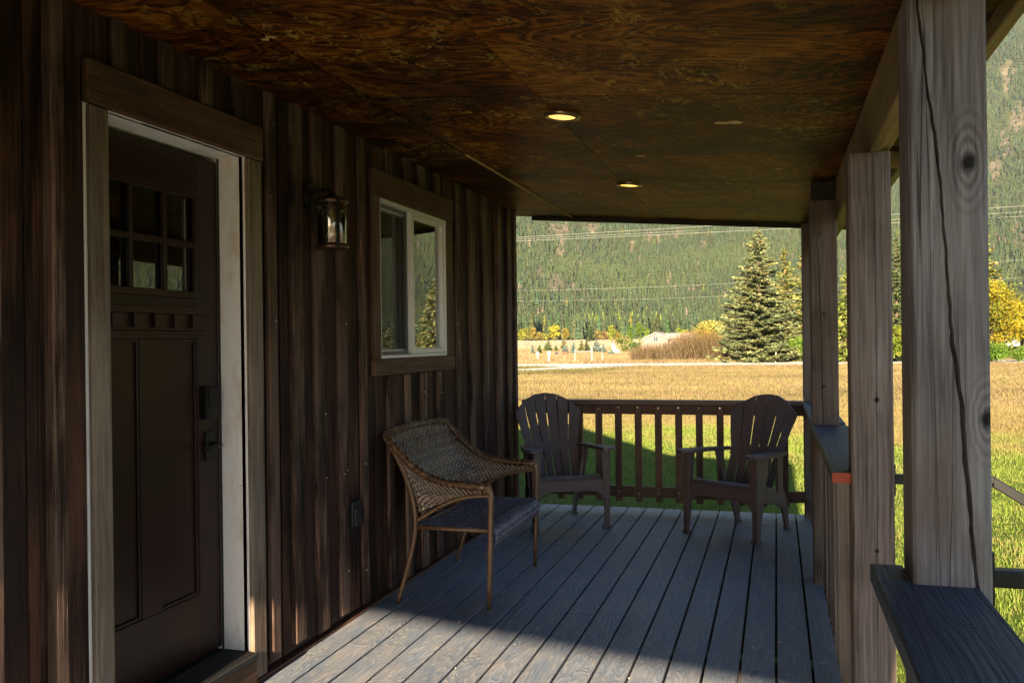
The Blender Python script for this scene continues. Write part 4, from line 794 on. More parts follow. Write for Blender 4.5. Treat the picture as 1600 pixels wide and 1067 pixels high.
r1 = side_rail(3.375, 5.199, 'dark side railing with a red end-grain cap end beside the brown middle post', .16)
b = MB(); b.box(.1865, .3695, 3.3715, 3.3748, CZ - .0375, CZ - .0005); ob = b.build('end_grain', m_redend, r1); wp(ob, r1); ob['label'] = 'bright red painted end grain of the cap'
side_rail(5.341, 7.064, 'dark side railing between the split post and the far corner post', .07)
side_rail(-2.9, 1.884, 'nearest railing with a broad blue-black cap at the lower right corner', .02)
r3 = [o for o in bpy.data.objects if o.name.startswith('porch_railing')][-1]
b = MB(); b.box(.186, .2515, 1.8845, 2.035, CZ - .038, CZ); wp(b.build('cap_tongue', m_cap, r3, bevel=.003), r3)
b = MB(); b.box(.186, .2, 3.36, 3.376, 0, 0.001) if False else None
# metal stair rails
def hand(name, y, z, xs, label, drop):
    e = empty(name, (xs, y, z)); tag(e, label, 'handrail', 'black metal stair handrails')
    m = MB(); m.box(xs - .002, xs + .008, y - .032, y + .032, z - .055, z + .055); wp(m.build('wall_plate', m_black, e, bevel=.002), e)
    m = MB(); s = .72 if drop else .95
    m.bar((xs + .006, y, z), (s, y, z), .034, .034); m.bar((s - .008, y, z + .004), (s + 1.1, y, z - .72), .034, .034); wp(m.build('rail', m_black, e, bevel=.004, seg=2), e)
    m = MB(); m.bar((s + 1.0, y, -1.0), (s + 1.0, y, z - .67), .034, .034, up=(0, 1, 0)); wp(m.build('rail_post', m_black, e, bevel=.003), e)
    return e
hand('stair_handrail', 3.43, .862, .392, 'black metal handrail fixed to the brown middle post, sloping down to the lawn', True)
hand('stair_handrail', 1.95, .893, .394, 'black metal handrail fixed to the nearest post, at the right edge of the photo', False)
e = empty('porch_steps', (1.0, 2.7, -1.0)); tag(e, 'grey plank steps going down to the lawn between the two nearest posts', 'steps')
for k in range(4):
    m = MB(); m.box(.445 + .28 * k, .445 + .28 * k + .275, 2.06, 3.33, -.22 - .2 * k, -.19 - .2 * k); wp(m.build('tread', m_deck, e, bevel=.003), e)
for y in (2.09, 3.26):
    m = MB(); m.hexa([(.44, y, -.55), (1.3, y, -1.05), (1.3, y + .04, -1.05), (.44, y + .04, -.55)], [(.44, y, -.23), (1.56, y, -1.0), (1.56, y + .04, -1.0), (.44, y + .04, -.23)]); wp(m.build('stringer', m_dark, e), e)
# ceiling lights
def lamp_mat(name, col, s):
    g = G(name); g.b.inputs['Emission Color'].default_value = (*col, 1); g.b.inputs['Emission Strength'].default_value = s; g.b.inputs['Base Color'].default_value = (.8, .7, .5, 1); return g.m
m_led = lamp_mat('warm_led_lens', (1, .50, .09), .55); tilt = math.atan(.0816)
for px, py, lb in ((878, 182, 'nearer round recessed ceiling light with bronze trim, lit'), (983, 289, 'farther round recessed ceiling light with bronze trim, lit')):
    c = hitp(px, py, 2, 2.336); c = Vector((c.x, c.y, cz(c.x)))
    e = empty('ceiling_light', c); e.rotation_euler = (0, tilt, 0); tag(e, lb, 'ceiling light', 'round ceiling lights')
    m = MB(); m.lathe((0, 0, 0), [(.081, .001), (.081, -.004), (.074, -.010), (.064, -.012), (.060, -.009), (.058, -.003)], 40); m.build('trim_ring', plain('bronze_trim', (.25, .18, .1), .3, .8, .2), e, smooth=True)
    m = MB(); m.lathe((0, 0, 0), [(.0585, -.004), (.04, -.0065), (.015, -.0075), (0.0005, -.0078)], 40); m.build('lens', m_led, e, smooth=True)
# wall lantern
e = empty('wall_lantern', (-2.02, 3.62, 1.9)); tag(e, 'round glass wall lantern with copper rings on the cabin wall between door and window', 'wall lamp', None)
lx, ly = -1.925, 3.62; L = Vector((lx, ly, 0))
def lp(m, name, mat, par=e, **k): o = m.build(name, mat, par, **k); return wp(o, e) if par is e else o
m = MB(); m.tube([(WX + .0, ly - .02, 2.045), (WX + .03, ly - .02, 2.045)], .062, 28); lp(m, 'backplate', m_black, bevel=.004)
m = MB(); m.tube([(WX + .02, ly - .02, 2.05), (WX + .055, ly - .02, 2.065), (lx, ly, 2.068), (lx, ly, 2.03)], .009, 8); m.lathe((lx, ly, 2.028), [(.0, .028), (.012, .026), (.022, .012), (.04, .006), (.052, -.002)], 24); lp(m, 'arm', m_black, smooth=True)
m = MB(); m.lathe((lx, ly, 0), [(.050, 2.027), (.073, 2.024), (.075, 2.008), (.070, 2.003), (.05, 2.006)], 40); lp(m, 'copper_ring', m_copper, smooth=True); m = MB(); m.lathe((lx, ly, 0), [(.02, 1.800), (.073, 1.798), (.076, 1.803), (.075, 1.82), (.068, 1.822), (.02, 1.815)], 40); lp(m, 'copper_ring', m_copper, smooth=True)
m = MB(); m.lathe((lx, ly, 0), [(.064, 1.82), (.065, 1.825), (.065, 2.003)], 40); lp(m, 'glass_cylinder', m_lampglass, smooth=True)
m = MB()
for a in (-.7, 2.44): px_, py_ = lx + .073 * math.cos(a), ly + .073 * math.sin(a); m.bar((px_, py_, 1.80), (px_, py_, 2.03), .014, .006, up=(math.cos(a), math.sin(a), 0))
lp(m, 'strap', m_black)
m = MB(); m.lathe((lx, ly, 0), [(.001, 2.02), (.014, 2.018), (.015, 1.985), (.012, 1.975)], 20); lp(m, 'socket', m_copper, smooth=True)
g = G('bulb_glass'); g.b.inputs['Transmission Weight'].default_value = .0; m_bulb = make_glass('bulb_glass_clear', (.96, .93, .85), .12)
m = MB(); m.lathe((lx, ly, 0), [(.012, 1.976), (.014, 1.95), (.022, 1.90), (.029, 1.87), (.027, 1.852), (.015, 1.838), (.001, 1.833)], 24); lp(m, 'bulb', m_bulb, smooth=True)
m = MB()
for k in range(4): a = k * 1.57; m.tube([(lx + .006 * math.cos(a), ly + .006 * math.sin(a), 1.96), (lx + .016 * math.cos(a), ly + .016 * math.sin(a), 1.88)], .0012, 4)
lp(m, 'filament', plain('filament_wire', (.5, .4, .25), .4, .6))
# ================================================================== WICKER CHAIR
Yn, Yf = 4.31, 5.21
wch = empty('wicker_chair', (-1.68, 4.76, 0)); tag(wch, 'wide brown wicker armchair standing against the cabin wall', 'armchair')
def wk(m, name, mat, **k): return wp(m.build(name, mat, wch, **k), wch)
rim = [(-1.992, .884), (-1.945, .825), (-1.887, .760), (-1.823, .703), (-1.765, .664), (-1.694, .640), (-1.602, .628), (-1.504, .624), (-1.412, .620)]
low = [(-1.817, .440), (-1.737, .488), (-1.67, .528), (-1.603, .557), (-1.505, .580), (-1.412, .583)]
leg = [(-1.995, .874), (-1.957, .814), (-1.913, .745), (-1.878, .664), (-1.846, .578), (-1.826, .484), (-1.823, .421), (-1.839, .312), (-1.877, .176), (-1.931, .003)]
def interp2(P, t):
    P = np.array(P); d = np.r_[0, np.cumsum(np.hypot(*np.diff(P, axis=0).T))]; d /= d[-1]; return np.array([np.interp(t, d, P[:, 0]), np.interp(t, d, P[:, 1])]).T
def cr(P, n):     # smooth curve through points
    t = np.linspace(0, 1, n); q = interp2(P, t)
    for _ in range(3): q[1:-1] = (q[:-2] + 2 * q[1:-1] + q[2:]) / 4
    return q
# surface grid: s runs near arm front -> back -> far arm front ; h from top rim (0) to lower edge (1)
NA_, NB_, NH = 26, 50, 30
top_side = cr(rim, 40)[::-1]; low_side = cr(low, 40)[::-1]; legc = cr(leg[:6], 40)
def side_pt(u, h):   # u=0 arm front, u=1 back corner
    a = np.array([np.interp(u, np.linspace(0, 1, 40), top_side[:, i]) for i in (0, 1)]); b_ = np.array([np.interp(u, np.linspace(0, 1, 40), low_side[:, i]) for i in (0, 1)])
    c = np.array([np.interp(h, np.linspace(0, 1, 40), legc[:, i]) for i in (0, 1)]); lin = a * (1 - h) + b_ * h
    e1 = np.array([np.interp(1, np.linspace(0, 1, 40), top_side[:, i]) for i in (0, 1)]) * (1 - h) + np.array(low_side[-1]) * h
    return lin + (c - e1) * u ** 3
Gd = np.zeros((NA_ * 2 + NB_, NH, 3)); nS = NA_ * 2 + NB_
for j in range(NH):
    h = j / (NH - 1)
    for i in range(NA_):
        p = side_pt(i / NA_, h); Gd[i, j] = (p[0], Yn, p[1]); Gd[nS - 1 - i, j] = (p[0], Yf, p[1] + .0)
    p = side_pt(1, h)
    for i in range(NB_):
        v = i / (NB_ - 1); Gd[NA_ + i, j] = (p[0] - .02 * math.sin(v * math.pi) * (1 - h), Yn + (Yf - Yn) * v, p[1] + (.018 * math.sin(v * math.pi)) * (1 - h) - .015 * h)
for _ in range(14):
    G2 = Gd.copy(); G2[1:-1] = (Gd[:-2] + 2 * Gd[1:-1] + Gd[2:]) / 4
    wgt = np.linspace(.25, 1, NH)[None, :, None]; Gd = Gd * (1 - wgt) + G2 * wgt
def S_(s, h):        # s,h in 0..1 arrays
    a = np.clip(s * (nS - 1), 0, nS - 1.001); b_ = np.clip(h * (NH - 1), 0, NH - 1.001); i = a.astype(int); j = b_.astype(int); fa_ = (a - i)[..., None]; fb = (b_ - j)[..., None]
    return Gd[i, j] * (1 - fa_) * (1 - fb) + Gd[i + 1, j] * fa_ * (1 - fb) + Gd[i, j + 1] * (1 - fa_) * fb + Gd[i + 1, j + 1] * fa_ * fb
seg = np.linalg.norm(np.diff(Gd[:, NH // 3], axis=0), axis=1); cum = np.r_[0, np.cumsum(seg)]; LEN = cum[-1]
def s_of(l): return np.interp(l, cum, np.linspace(0, 1, nS))
rows, pitch = 27, .030; nst = int(LEN / pitch); per = 4
def weave(fn, LENv, nrow, nst, rowfrac, amp, name, mat, per=4, wfac=.46):
    ns = nst * per + 1; k = np.arange(ns) / per; V = []; T = []
    for r_ in range(nrow):
        hc = (r_ + .5) / nrow; ln = k / nst; base = []
        for dh in (-wfac, 0, wfac):
            P = fn(ln, np.full(ns, hc + dh / nrow)); Pu = fn(np.clip(ln + .002, 0, 1), np.full(ns, hc)) - fn(np.clip(ln - .002, 0, 1), np.full(ns, hc)); Pv = fn(ln, np.full(ns, min(1, hc + .02))) - fn(ln, np.full(ns, max(0, hc - .02)))
            N = np.cross(Pu, Pv); N /= np.linalg.norm(N, axis=1)[:, None] + 1e-9
            w_ = np.sin(np.pi * (k + r_)) ; ww = np.sign(w_) * np.abs(np.sin(np.pi * (k + r_ + .0))) ** .7 * amp * (1 if dh == 0 else .72); base.append(P + N * ww[:, None])
        b0 = len(V) * 0 + sum(len(v) for v in V); V.append(np.stack(base, 1).reshape(-1, 3)); i = np.arange(ns - 1)[:, None] * 3 + np.arange(2)[None] + b0
        T.append(np.stack([i, i + 3, i + 4, i + 1], -1).reshape(-1, 4))
    return wp(mesh_np(name, np.concatenate(V), np.concatenate(T), mat, wch, smooth=True), wch)
fn = lambda l, h: S_(s_of(l * LEN), np.clip(h, 0, 1))
weave(fn, LEN, rows, nst, 1, .0058, 'woven_back', m_wick, 6, .50)
V = []; T = []; b0 = 0
for q in range(nst):
    hh = np.linspace(0, 1, 24); P = fn(np.full(24, (q + .5 - .5 + .0) / nst + .5 / nst * 0 + .5 / nst), hh); P2 = fn(np.full(24, (q + .5) / nst + .0018), hh); P1 = fn(np.full(24, (q + .5) / nst - .0018), hh)
# the uprights sit where the weavers cross
m = MB()
for q in range(1, nst):
    hh = np.linspace(0, 1, 16); P = fn(np.full(16, q / nst), hh); m.tube([tuple(p) for p in P], .0019, 5, False)
wk(m, 'upright_canes', m_stake, smooth=True, fix=False)
# rim, lower rim, legs
def P3(c, y): return [(p[0], y, p[1]) for p in c]
topc = cr(rim, 24)
m = MB(); P = [tuple(Gd[i, 0] + np.array([0, 0, .006])) for i in range(0, nS, 2)]; P.append(tuple(Gd[-1, 0] + np.array([0, 0, .006]))); m.tube(P, .0175, 10); wk(m, 'rim', m_wick, smooth=True)
# braided wrapping on the rim
m = MB(); PP = np.array(P); dl = np.r_[0, np.cumsum(np.linalg.norm(np.diff(PP, axis=0), axis=1))]; nsp = int(dl[-1] / .034)
for k in range(nsp):
    l = (k + .5) * .034; c = Vector([np.interp(l, dl, PP[:, i]) for i in range(3)]); c2 = Vector([np.interp(l + .01, dl, PP[:, i]) for i in range(3)]); t = (c2 - c).normalized(); u = t.cross(Vector((0, 0, 1))).normalized(); v = u.cross(t)
    ring = [c + t * (.014 * math.sin(a * 2)) + (u * math.cos(a) + v * math.sin(a)) * .0195 for a in np.linspace(0, 2 * math.pi, 13)]; m.tube(ring, .0036, 5, False)
wk(m, 'rim_binding', m_wick, smooth=True, fix=False)
for yy in (Yn, Yf):
    m = MB(); q = cr(leg, 30); m.tube(P3(q, yy), [.0125 + .0 * i for i in range(30)], 10); wk(m, 'back_leg', m_wrap, smooth=True)
    m = MB(); m.tube([(-1.44, yy, .622), (-1.416, yy, .614), (-1.408, yy, .59), (-1.412, yy, .45), (-1.418, yy, .2), (-1.424, yy, .004)], [.0145, .0165, .0155, .0145, .0135, .0115], 10); wk(m, 'front_leg', m_wrap, smooth=True)
    m = MB(); m.tube(P3(cr(low, 20), yy), .0115, 8); wk(m, 'arm_brace', m_wrap, smooth=True)
    m = MB(); m.tube([(-1.825, yy, .405), (-1.415, yy, .402)], .0115, 8); wk(m, 'seat_rail', m_wrap, smooth=True)
m = MB(); m.tube([(-1.825, Yn, .404), (-1.825, Yf, .404)], .011, 8); wk(m, 'cross_rail', m_wrap, smooth=True); m = MB(); m.tube([(-1.995, Yn, .88), (-2.003, Yn + .22, .89), (-2.004, (Yn + Yf) / 2, .897), (-2.003, Yf - .22, .89), (-1.995, Yf, .88)], .012, 8); wk(m, 'cross_rail', m_wrap, smooth=True)
# seat: dips a little and rolls down over the front
prof = cr([(-1.835, .418), (-1.75, .414), (-1.62, .408), (-1.50, .412), (-1.425, .418), (-1.392, .408), (-1.384, .385), (-1.388, .352), (-1.398, .325)], 40)
pl = np.r_[0, np.cumsum(np.hypot(*np.diff(prof, axis=0).T))]; PL = pl[-1]
def seatf(l, h): # l across (y), h along profile
    x = np.interp(h * PL, pl, prof[:, 0]); z = np.interp(h * PL, pl, prof[:, 1]); y = Yn + .012 + (Yf - Yn - .024) * l; z = z - .02 * np.sin(np.clip(l, 0, 1) * np.pi) * np.clip(1 - h * 1.4, 0, 1); return np.stack([x, y, z], -1)
weave(seatf, 1, 34, 46, 1, .0065, 'woven_seat', m_seatw, 5, .43)
m = MB()
for q in range(1, 46):
    hh = np.linspace(0, 1, 18); P = seatf(np.full(18, q / 46), hh); m.tube([tuple(p) for p in P], .002, 4, False)
wk(m, 'seat_canes', m_seatw, smooth=True, fix=False)
# ================================================================== RESIN GARDEN CHAIRS
def adirondack():
    e = empty('garden_chair', (0, 0, 0))
    # back: six curved staves fanning out, joined by a cross band
    XB = [(.30, .185), (.545, .202), (.66, .232), (.80, .262), (.955, .275)]      # half width by height
    def hw(z): return float(np.interp(z, [a for a, _ in XB], [b_ for _, b_ in XB]))
    def by(z, x): return float(np.interp(z, [.27, .45, .6, .8, .97], [.375, .47, .545, .635, .69])) - .9 * x * x * .8
    def arc(u): return .957 - .135 * abs(u) ** 2.2
    staves = MB(); nz_ = 26
    for f in range(6):
        a, b_ = -1 + f / 3, -1 + (f + 1) / 3; vs = []
        zt = (arc(a) + arc(b_)) / 2
        for i in range(nz_ + 1):
            z = .275 + (zt - .275) * i / nz_; g_ = .0048 if not (.525 < z < .575) else -.001
            if z > zt - .045: g_ = .0015
            xa, xb = a * hw(z) + (g_ if f else 0), b_ * hw(z) - (g_ if f < 5 else 0)
            sl_ = (arc(b_) - arc(a)) / 2 * max(0, (i - nz_ + 6) / 6)
            if i == nz_: pass
            for xx, dz in ((xa, -sl_), (xb, sl_)):
                xx_ = xx; yy = by(z, xx_); rnd = 0
                vs += [(xx_, yy, z + dz), (xx_, yy + .016, z + dz)]
        fs = []
        for i in range(nz_):
            q = i * 4; fs += [(q, q + 4, q + 6, q + 2), (q + 1, q + 3, q + 7, q + 5), (q, q + 1, q + 5, q + 4), (q + 2, q + 6, q + 7, q + 3)]
        fs += [(0, 2, 3, 1), (nz_ * 4, nz_ * 4 + 1, nz_ * 4 + 3, nz_ * 4 + 2)]
        staves.add(vs, fs)
    staves.build('backrest', m_chair, e, bevel=.003, seg=2)
    b = MB()
    for i in range(12):
        x0, x1 = -.205 + .41 * i / 12, -.205 + .41 * (i + 1) / 12
        b.hexa([(x0, by(.525, x0) - .004, .522), (x1, by(.525, x1) - .004, .522), (x1, by(.525, x1) + .018, .522), (x0, by(.525, x0) + .018, .522)], [(x0, by(.575, x0) - .004, .578), (x1, by(.575, x1) - .004, .578), (x1, by(.575, x1) + .018, .578), (x0, by(.575, x0) + .018, .578)])
    b.build('back_band', m_chair, e)
    # seat: slats of one moulded shell, high at the front lip, falling to the back
    sp = cr([(-.005, .355), (.0, .378), (.03, .388), (.10, .378), (.25, .325), (.40, .275), (.45, .272)], 22); s = MB()
    for i in range(21):
        if i in (7, 11, 15): continue
        (y0, z0), (y1, z1) = sp[i], sp[i + 1]; w0, w1 = .235 - .1 * max(0, y0 - .05), .235 - .1 * max(0, y1 - .05)
        s.hexa([(-w0, y0, z0 - .014), (w0, y0, z0 - .014), (w1, y1, z1 - .014), (-w1, y1, z1 - .014)], [(-w0, y0, z0), (w0, y0, z0), (w1, y1, z1), (-w1, y1, z1)])
    for i in (7, 11, 15):
        (y0, z0), (y1, z1) = sp[i], sp[i + 1]
        for a, b_ in ((-.21, -.19), (-.01, .01), (.19, .21)): s.hexa([(a, y0, z0 - .014), (b_, y0, z0 - .014), (b_, y1, z1 - .014), (a, y1, z1 - .014)], [(a, y0, z0), (b_, y0, z0), (b_, y1, z1), (a, y1, z1)])
    s.build('seat', m_chair, e)
    # apron with an arch, one moulding with the inner edges of the legs
    ap = [(-.255, .355), (.255, .355), (.262, .22), (.250, .20), (.225, .245), (.19, .268), (.13, .278), (-.13, .278), (-.19, .268), (-.225, .245), (-.250, .20), (-.262, .22)]
    m = MB(); m.prism(ap, lambda p: (p[0], -.012, p[1]), lambda p: (p[0], .012, p[1])); m.build('apron', m_chair, e, bevel=.003)
    for sgn in (-1, 1):
        # front leg: front plate and side plate, both tapering to the foot
        fp = [(.238, .36), (.225, .563), (.285, .568), (.292, .40), (.284, .03), (.292, .0), (.246, .0), (.25, .03), (.252, .15), (.246, .27)]
        m = MB(); m.prism(fp, lambda p: (sgn * p[0], -.016, p[1]), lambda p: (sgn * p[0], .006, p[1]))
        spt = [(-.016, .568), (.15, .568), (.125, .47), (.095, .33), (.055, .15), (.03, 0), (-.016, 0)]
        m.prism(spt, lambda p: (sgn * (.268 + .022 * (p[1] > .3)), p[0], p[1]), lambda p: (sgn * (.288 + .008 * (p[1] > .3)), p[0], p[1]))
        m.box(sgn * .27 - .027, sgn * .27 + .027, -.022, .035, 0, .022)
        m.build('front_leg', m_chair, e, bevel=.003)
        # seat side rail running on into the rear leg
        rl = [(.0, .375), (.10, .365), (.28, .300), (.44, .270), (.50, .25), (.545, .15), (.575, .0), (.615, .0), (.60, .14), (.56, .29), (.52, .315), (.40, .325), (.25, .345), (.10, .395), (.0, .395)]
        rl = [(.02, .27), (.20, .235), (.40, .195), (.49, .16), (.545, .0), (.592, .0), (.575, .13), (.545, .24), (.50, .30), (.40, .30), (.25, .345), (.10, .385), (.02, .385)]
        m = MB(); m.prism(rl, lambda p: (sgn * (.236 - .05 * p[0]), p[0], p[1]), lambda p: (sgn * (.216 - .05 * p[0]), p[0], p[1])); m.box(sgn * .198 - .02, sgn * .198 + .02, .548, .592, 0, .018)
        m.build('rear_leg', m_chair, e, bevel=.003)
        # arm support rising from the rear of the seat
        m = MB(); m.hexa([(sgn * .20, .40, .28), (sgn * .225, .40, .28), (sgn * .225, .47, .27), (sgn * .20, .47, .27)], [(sgn * .235, .34, .565), (sgn * .255, .34, .565), (sgn * .255, .42, .565), (sgn * .235, .42, .565)]); m.build('arm_support', m_chair, e, bevel=.003)
        # paddle arm
        ol = [(.222, -.03), (.232, -.055), (.265, -.065), (.315, -.055), (.335, -.02), (.338, .06), (.325, .18), (.300, .30), (.272, .42), (.245, .50), (.195, .505), (.212, .42), (.222, .25)]
        m = MB(); za = lambda y: .592 - .035 * max(0, y) * 1.2
        m.prism(ol, lambda p: (sgn * p[0], p[1], za(p[1])), lambda p: (sgn * p[0], p[1], za(p[1]) - .026)); m.build('armrest', m_chair, e, bevel=.006, seg=3)
    return e
ch = adirondack(); tag(ch, 'brown resin garden chair in the far left corner, beside the cabin wall', 'garden chair', 'brown resin garden chairs at the far railing')
c2 = dup(ch); tag(c2, 'brown resin garden chair near the far right corner post, turned to the left', 'garden chair')
ch.location = (-1.44, 6.29, 0); ch.rotation_euler = (0, 0, R(30)); c2.location = (-.385, 6.26, 0); c2.rotation_euler = (0, 0, R(-28))
# ================================================================== FAR THINGS
def far_at(px, yb): p, d = place(px, yb); return p, d * math.cos(math.atan2(ray(px, 500).x, ray(px, 500).y) + TH)
def mk(px, dpt):      # metres per photo pixel at that depth
    return dpt / F
m_hwall = plain('pale_siding', (.19, .148, .125), .8); m_hroof = plain('brown_shingles', (.28, .24, .21), .9); m_pale = plain('weathered_white_paint', (.26, .25, .235), .7)
# bungalow: gable wing to the left, long wing to the right
p, _ = place(1025, 549); kk = 262 / math.hypot(p.x, p.y); hx, hy = p.x * kk, p.y * kk; hz = float(height(hx, hy)) - .3
e = empty('bungalow', (hx, hy, hz), math.atan2(hx, hy) * -1 - R(12)); tag(e, 'pale bungalow with brown shingle roof and arched gable window beyond the thicket', 'house')
m = MB(); m.box(-3.6, 3.6, 0, 9, 0, 3.6); m.add([(-3.6, 0, 3.6), (3.6, 0, 3.6), (0, 0, 5.2), (-3.6, 9, 3.6), (3.6, 9, 3.6), (0, 9, 5.2)], [(0, 1, 2), (3, 5, 4)]); m.box(3.6, 13, 1.5, 9, 0, 3.5); m.build('wall', m_hwall, e)
m = MB(); 
for s in (-1, 1): m.hexa([(s * 4.1, -.5, 3.38), (0, -.5, 5.2), (0, 9.5, 5.2), (s * 4.1, 9.5, 3.38)], [(s * 4.1, -.5, 3.6), (0, -.5, 5.45), (0, 9.5, 5.45), (s * 4.1, 9.5, 3.6)])
m.hexa([(3.0, 1.0, 3.5), (13.5, 1.0, 3.5), (13.5, 5.2, 4.9), (1.5, 5.2, 4.9)], [(3.0, 1.0, 3.7), (13.5, 1.0, 3.7), (13.5, 5.2, 5.15), (1.5, 5.2, 5.15)]); m.hexa([(3.6, 9.5, 3.4), (13.5, 9.5, 3.4), (13.5, 5.2, 4.9), (1.5, 5.2, 4.9)], [(3.6, 9.5, 3.6), (13.5, 9.5, 3.6), (13.5, 5.2, 5.15), (1.5, 5.2, 5.15)]); m.build('roof', m_hroof, e)
m = MB()
for s in (-1, 1): m.bar((s * 4.15, -.55, 3.42), (0, -.55, 5.3), .05, .28, up=(0, 0, 1))
m.build('gable_trim', m_pale, e)
for wx, wz, ww, wh in ((0, 2.6, 1.5, 1.7), (-2.4, 1.2, .9, 1.2), (2.3, 1.2, .9, 1.2), (5.2, 1.6, 1.2, 1.2), (8.2, 1.6, 1.6, 1.2)):
    yy = -.02 if wx < 3.6 else 1.48; m = MB(); fr_ = .14
    for q in ((wx - ww / 2, wx - ww / 2 + fr_, wz, wz + wh), (wx + ww / 2 - fr_, wx + ww / 2, wz, wz + wh), (wx - ww / 2 + fr_, wx + ww / 2 - fr_, wz + wh - fr_, wz + wh), (wx - ww / 2 + fr_, wx + ww / 2 - fr_, wz, wz + fr_), (wx - .05, wx + .05, wz + fr_, wz + wh - fr_)): m.box(q[0], q[1], yy - .05, yy, q[2], q[3])
    o = m.build('window', m_pale, e); m = MB(); m.box(wx - ww / 2 + fr_, wx + ww / 2 - fr_, yy - .01, yy + .01, wz + fr_, wz + wh - fr_); m.build('window_pane', plain('dark_far_glass', (.05, .06, .07), .1), o)
# white sagging canvas tent
p, dp = far_at(961, 552.5); s = dp / F; e = empty('canvas_tent', p); tag(e, 'white pointed canvas tent sagging to the right, beside the yard trees', 'tent')
m = MB(); H_ = 17.5 * s; n = 12; base = [(math.cos(a) * (5.5 * s if math.cos(a) < 0 else 13 * s) , math.sin(a) * 7 * s, 0) for a in np.linspace(0, 2 * math.pi, n, False)]; midr = [(-3.0 * s + b_[0] * .38, b_[1] * .45, H_ * .45 + .1 * math.sin(i * 2.2)) for i, b_ in enumerate(base)]; top = [(-4 * s + b_[0] * .03, b_[1] * .03, H_) for b_ in base]
m.add(base + midr + top, [(i, (i + 1) % n, n + (i + 1) % n, n + i) for i in range(n)] + [(n + i, n + (i + 1) % n, 2 * n + (i + 1) % n, 2 * n + i) for i in range(n)] + [tuple(range(2 * n, 3 * n))]); m.build('canvas', plain('white_canvas', (.4, .39, .37), .8, var=.05), e)
m = MB(); m.tube([(-4 * s, 0, 0), (-4 * s, 0, H_ + .25)], .03, 6); m.build('pole', m_bark, e)
# rail gate frame beside the road
p0, d0 = far_at(898.5, 566); p1, d1 = far_at(925, 567); e = empty('gate_frame', p0); tag(e, 'white two-post wooden entrance frame with a top rail beside the gravel drive', 'gate'); s = d0 / F
for p, tb, w_ in ((p0, 19.5, .16), (p1, 23.5, .20)):
    m = MB(); q = p - p0; m.tube([(q.x, q.y, -.1), (q.x, q.y, tb * s)], w_ / 2 * .8, 8); m.build('post', m_pale, e)
q = p1 - p0; m = MB(); m.bar((0, 0, 16.5 * s), (q.x, q.y, 17.5 * s), .12, .14); m.build('top_rail', m_pale, e); m = MB(); m.bar((q.x * .45, q.y * .45, 1.5 * s), (q.x * .7, q.y * .7, 11 * s), .04, .05); m.bar((q.x * 1.0, q.y, 9 * s), (q.x * 1.3, q.y * 1.3, 0), .04, .05); m.build('brace', m_pale, e)
for px, yb, tb, lb in ((941, 566.5, 16, 'short white post just right of the entrance frame'), (1211.5, 567.5, 17.5, 'lone leaning white post in front of the big spruce'), (985.5, 562, 8, 'thin reddish stake left of the thicket'), (827, 562, 9, 'thin grey stake left of the mailboxes')):
    p, dd = far_at(px, yb); m = MB(); s = dd / F; m.tube([(0, 0, -.1), (s * .5, 0, tb * s * .5), (s * (1.2 if px > 1200 else 0), 0, tb * s)], (.06 if 'white' in lb else .03), 8)
    o = m.build('marker_post', m_pale if 'white' in lb else plain('rusty_stake', (.4, .2, .12), .8), loc=p, smooth=False); tag(o, lb, 'post')
for px, yb, c, pc, lb in ((840, 563, (.45, .55, .68), (.7, .7, .68), 'pale blue mailbox on a white post, leftmost of the four'), (857.5, 566, (.72, .72, .74), (.72, .7, .68), 'white mailbox on a thick white post, second from the left'), (870, 561, (.03, .03, .05), (.2, .15, .1), 'black mailbox on a dark post, third from the left'), (882.3, 563, (.75, .05, .02), (.12, .2, .1), 'bright red mailbox on a thin dark post, rightmost of the four')):
    p, dd = far_at(px, yb); s = dd / F; e = empty('mailbox', p, R(20)); tag(e, lb, 'mailbox', 'mailboxes along the gravel drive'); zt = (yb - 553.5) * s
    m = MB(); m.box(-.05, .05, -.05, .05, -.1, zt) if pc[0] < .5 else m.box(-.06, .06, -.06, .06, -.1, zt); m.build('post', plain('mailbox_post', pc, .7), e)
    w_ = .17; m = MB(); prof_ = [(-w_, 0), (w_, 0), (w_, .18), (w_ * .7, .30), (0, .35), (-w_ * .7, .30), (-w_, .18)]; m.prism(prof_, lambda q: (q[0], -.3, zt + q[1]), lambda q: (q[0], .3, zt + q[1])); o = m.build('box', plain('mailbox_paint', c, .4), e, bevel=.01)
    m = MB(); m.box(w_ + .005, w_ + .025, -.1, -.02, zt + .1, zt + .36); m.build('flag', plain('flag_paint', (.7, .1, .03) if c[0] < .6 else (.4, .1, .1), .5), o)
# camper on the right
p, dd = far_at(1577, 543); s = dd / F; e = empty('camper', p, R(8)); tag(e, 'white camper trailer half hidden in the bushes at the right edge', 'camper'); zb = .3
m = MB(); pr = [(-13 * s, zb), (13 * s, zb), (15 * s, zb + 3 * s), (14 * s, zb + 9 * s), (-11 * s, zb + 9.5 * s), (-14 * s, zb + 6 * s)]; m.prism(pr, lambda q: (q[0], -1.1, q[1]), lambda q: (q[0], 1.1, q[1])); m.build('body', plain('camper_paint', (.36, .36, .35), .4), e, bevel=.08)
for wx in (-7, 0, 7): m = MB(); m.box((wx - 1.6) * s, (wx + 1.6) * s, -1.13, -1.09, zb + 4 * s, zb + 7.5 * s); m.build('window', plain('camper_window', (.05, .06, .07), .2), e)
for wx in (-2, 2): m = MB(); m.tube([(wx * s, -1.15, .33), (wx * s, -.9, .33)], .33, 16); m.build('wheel', m_rubber, e)
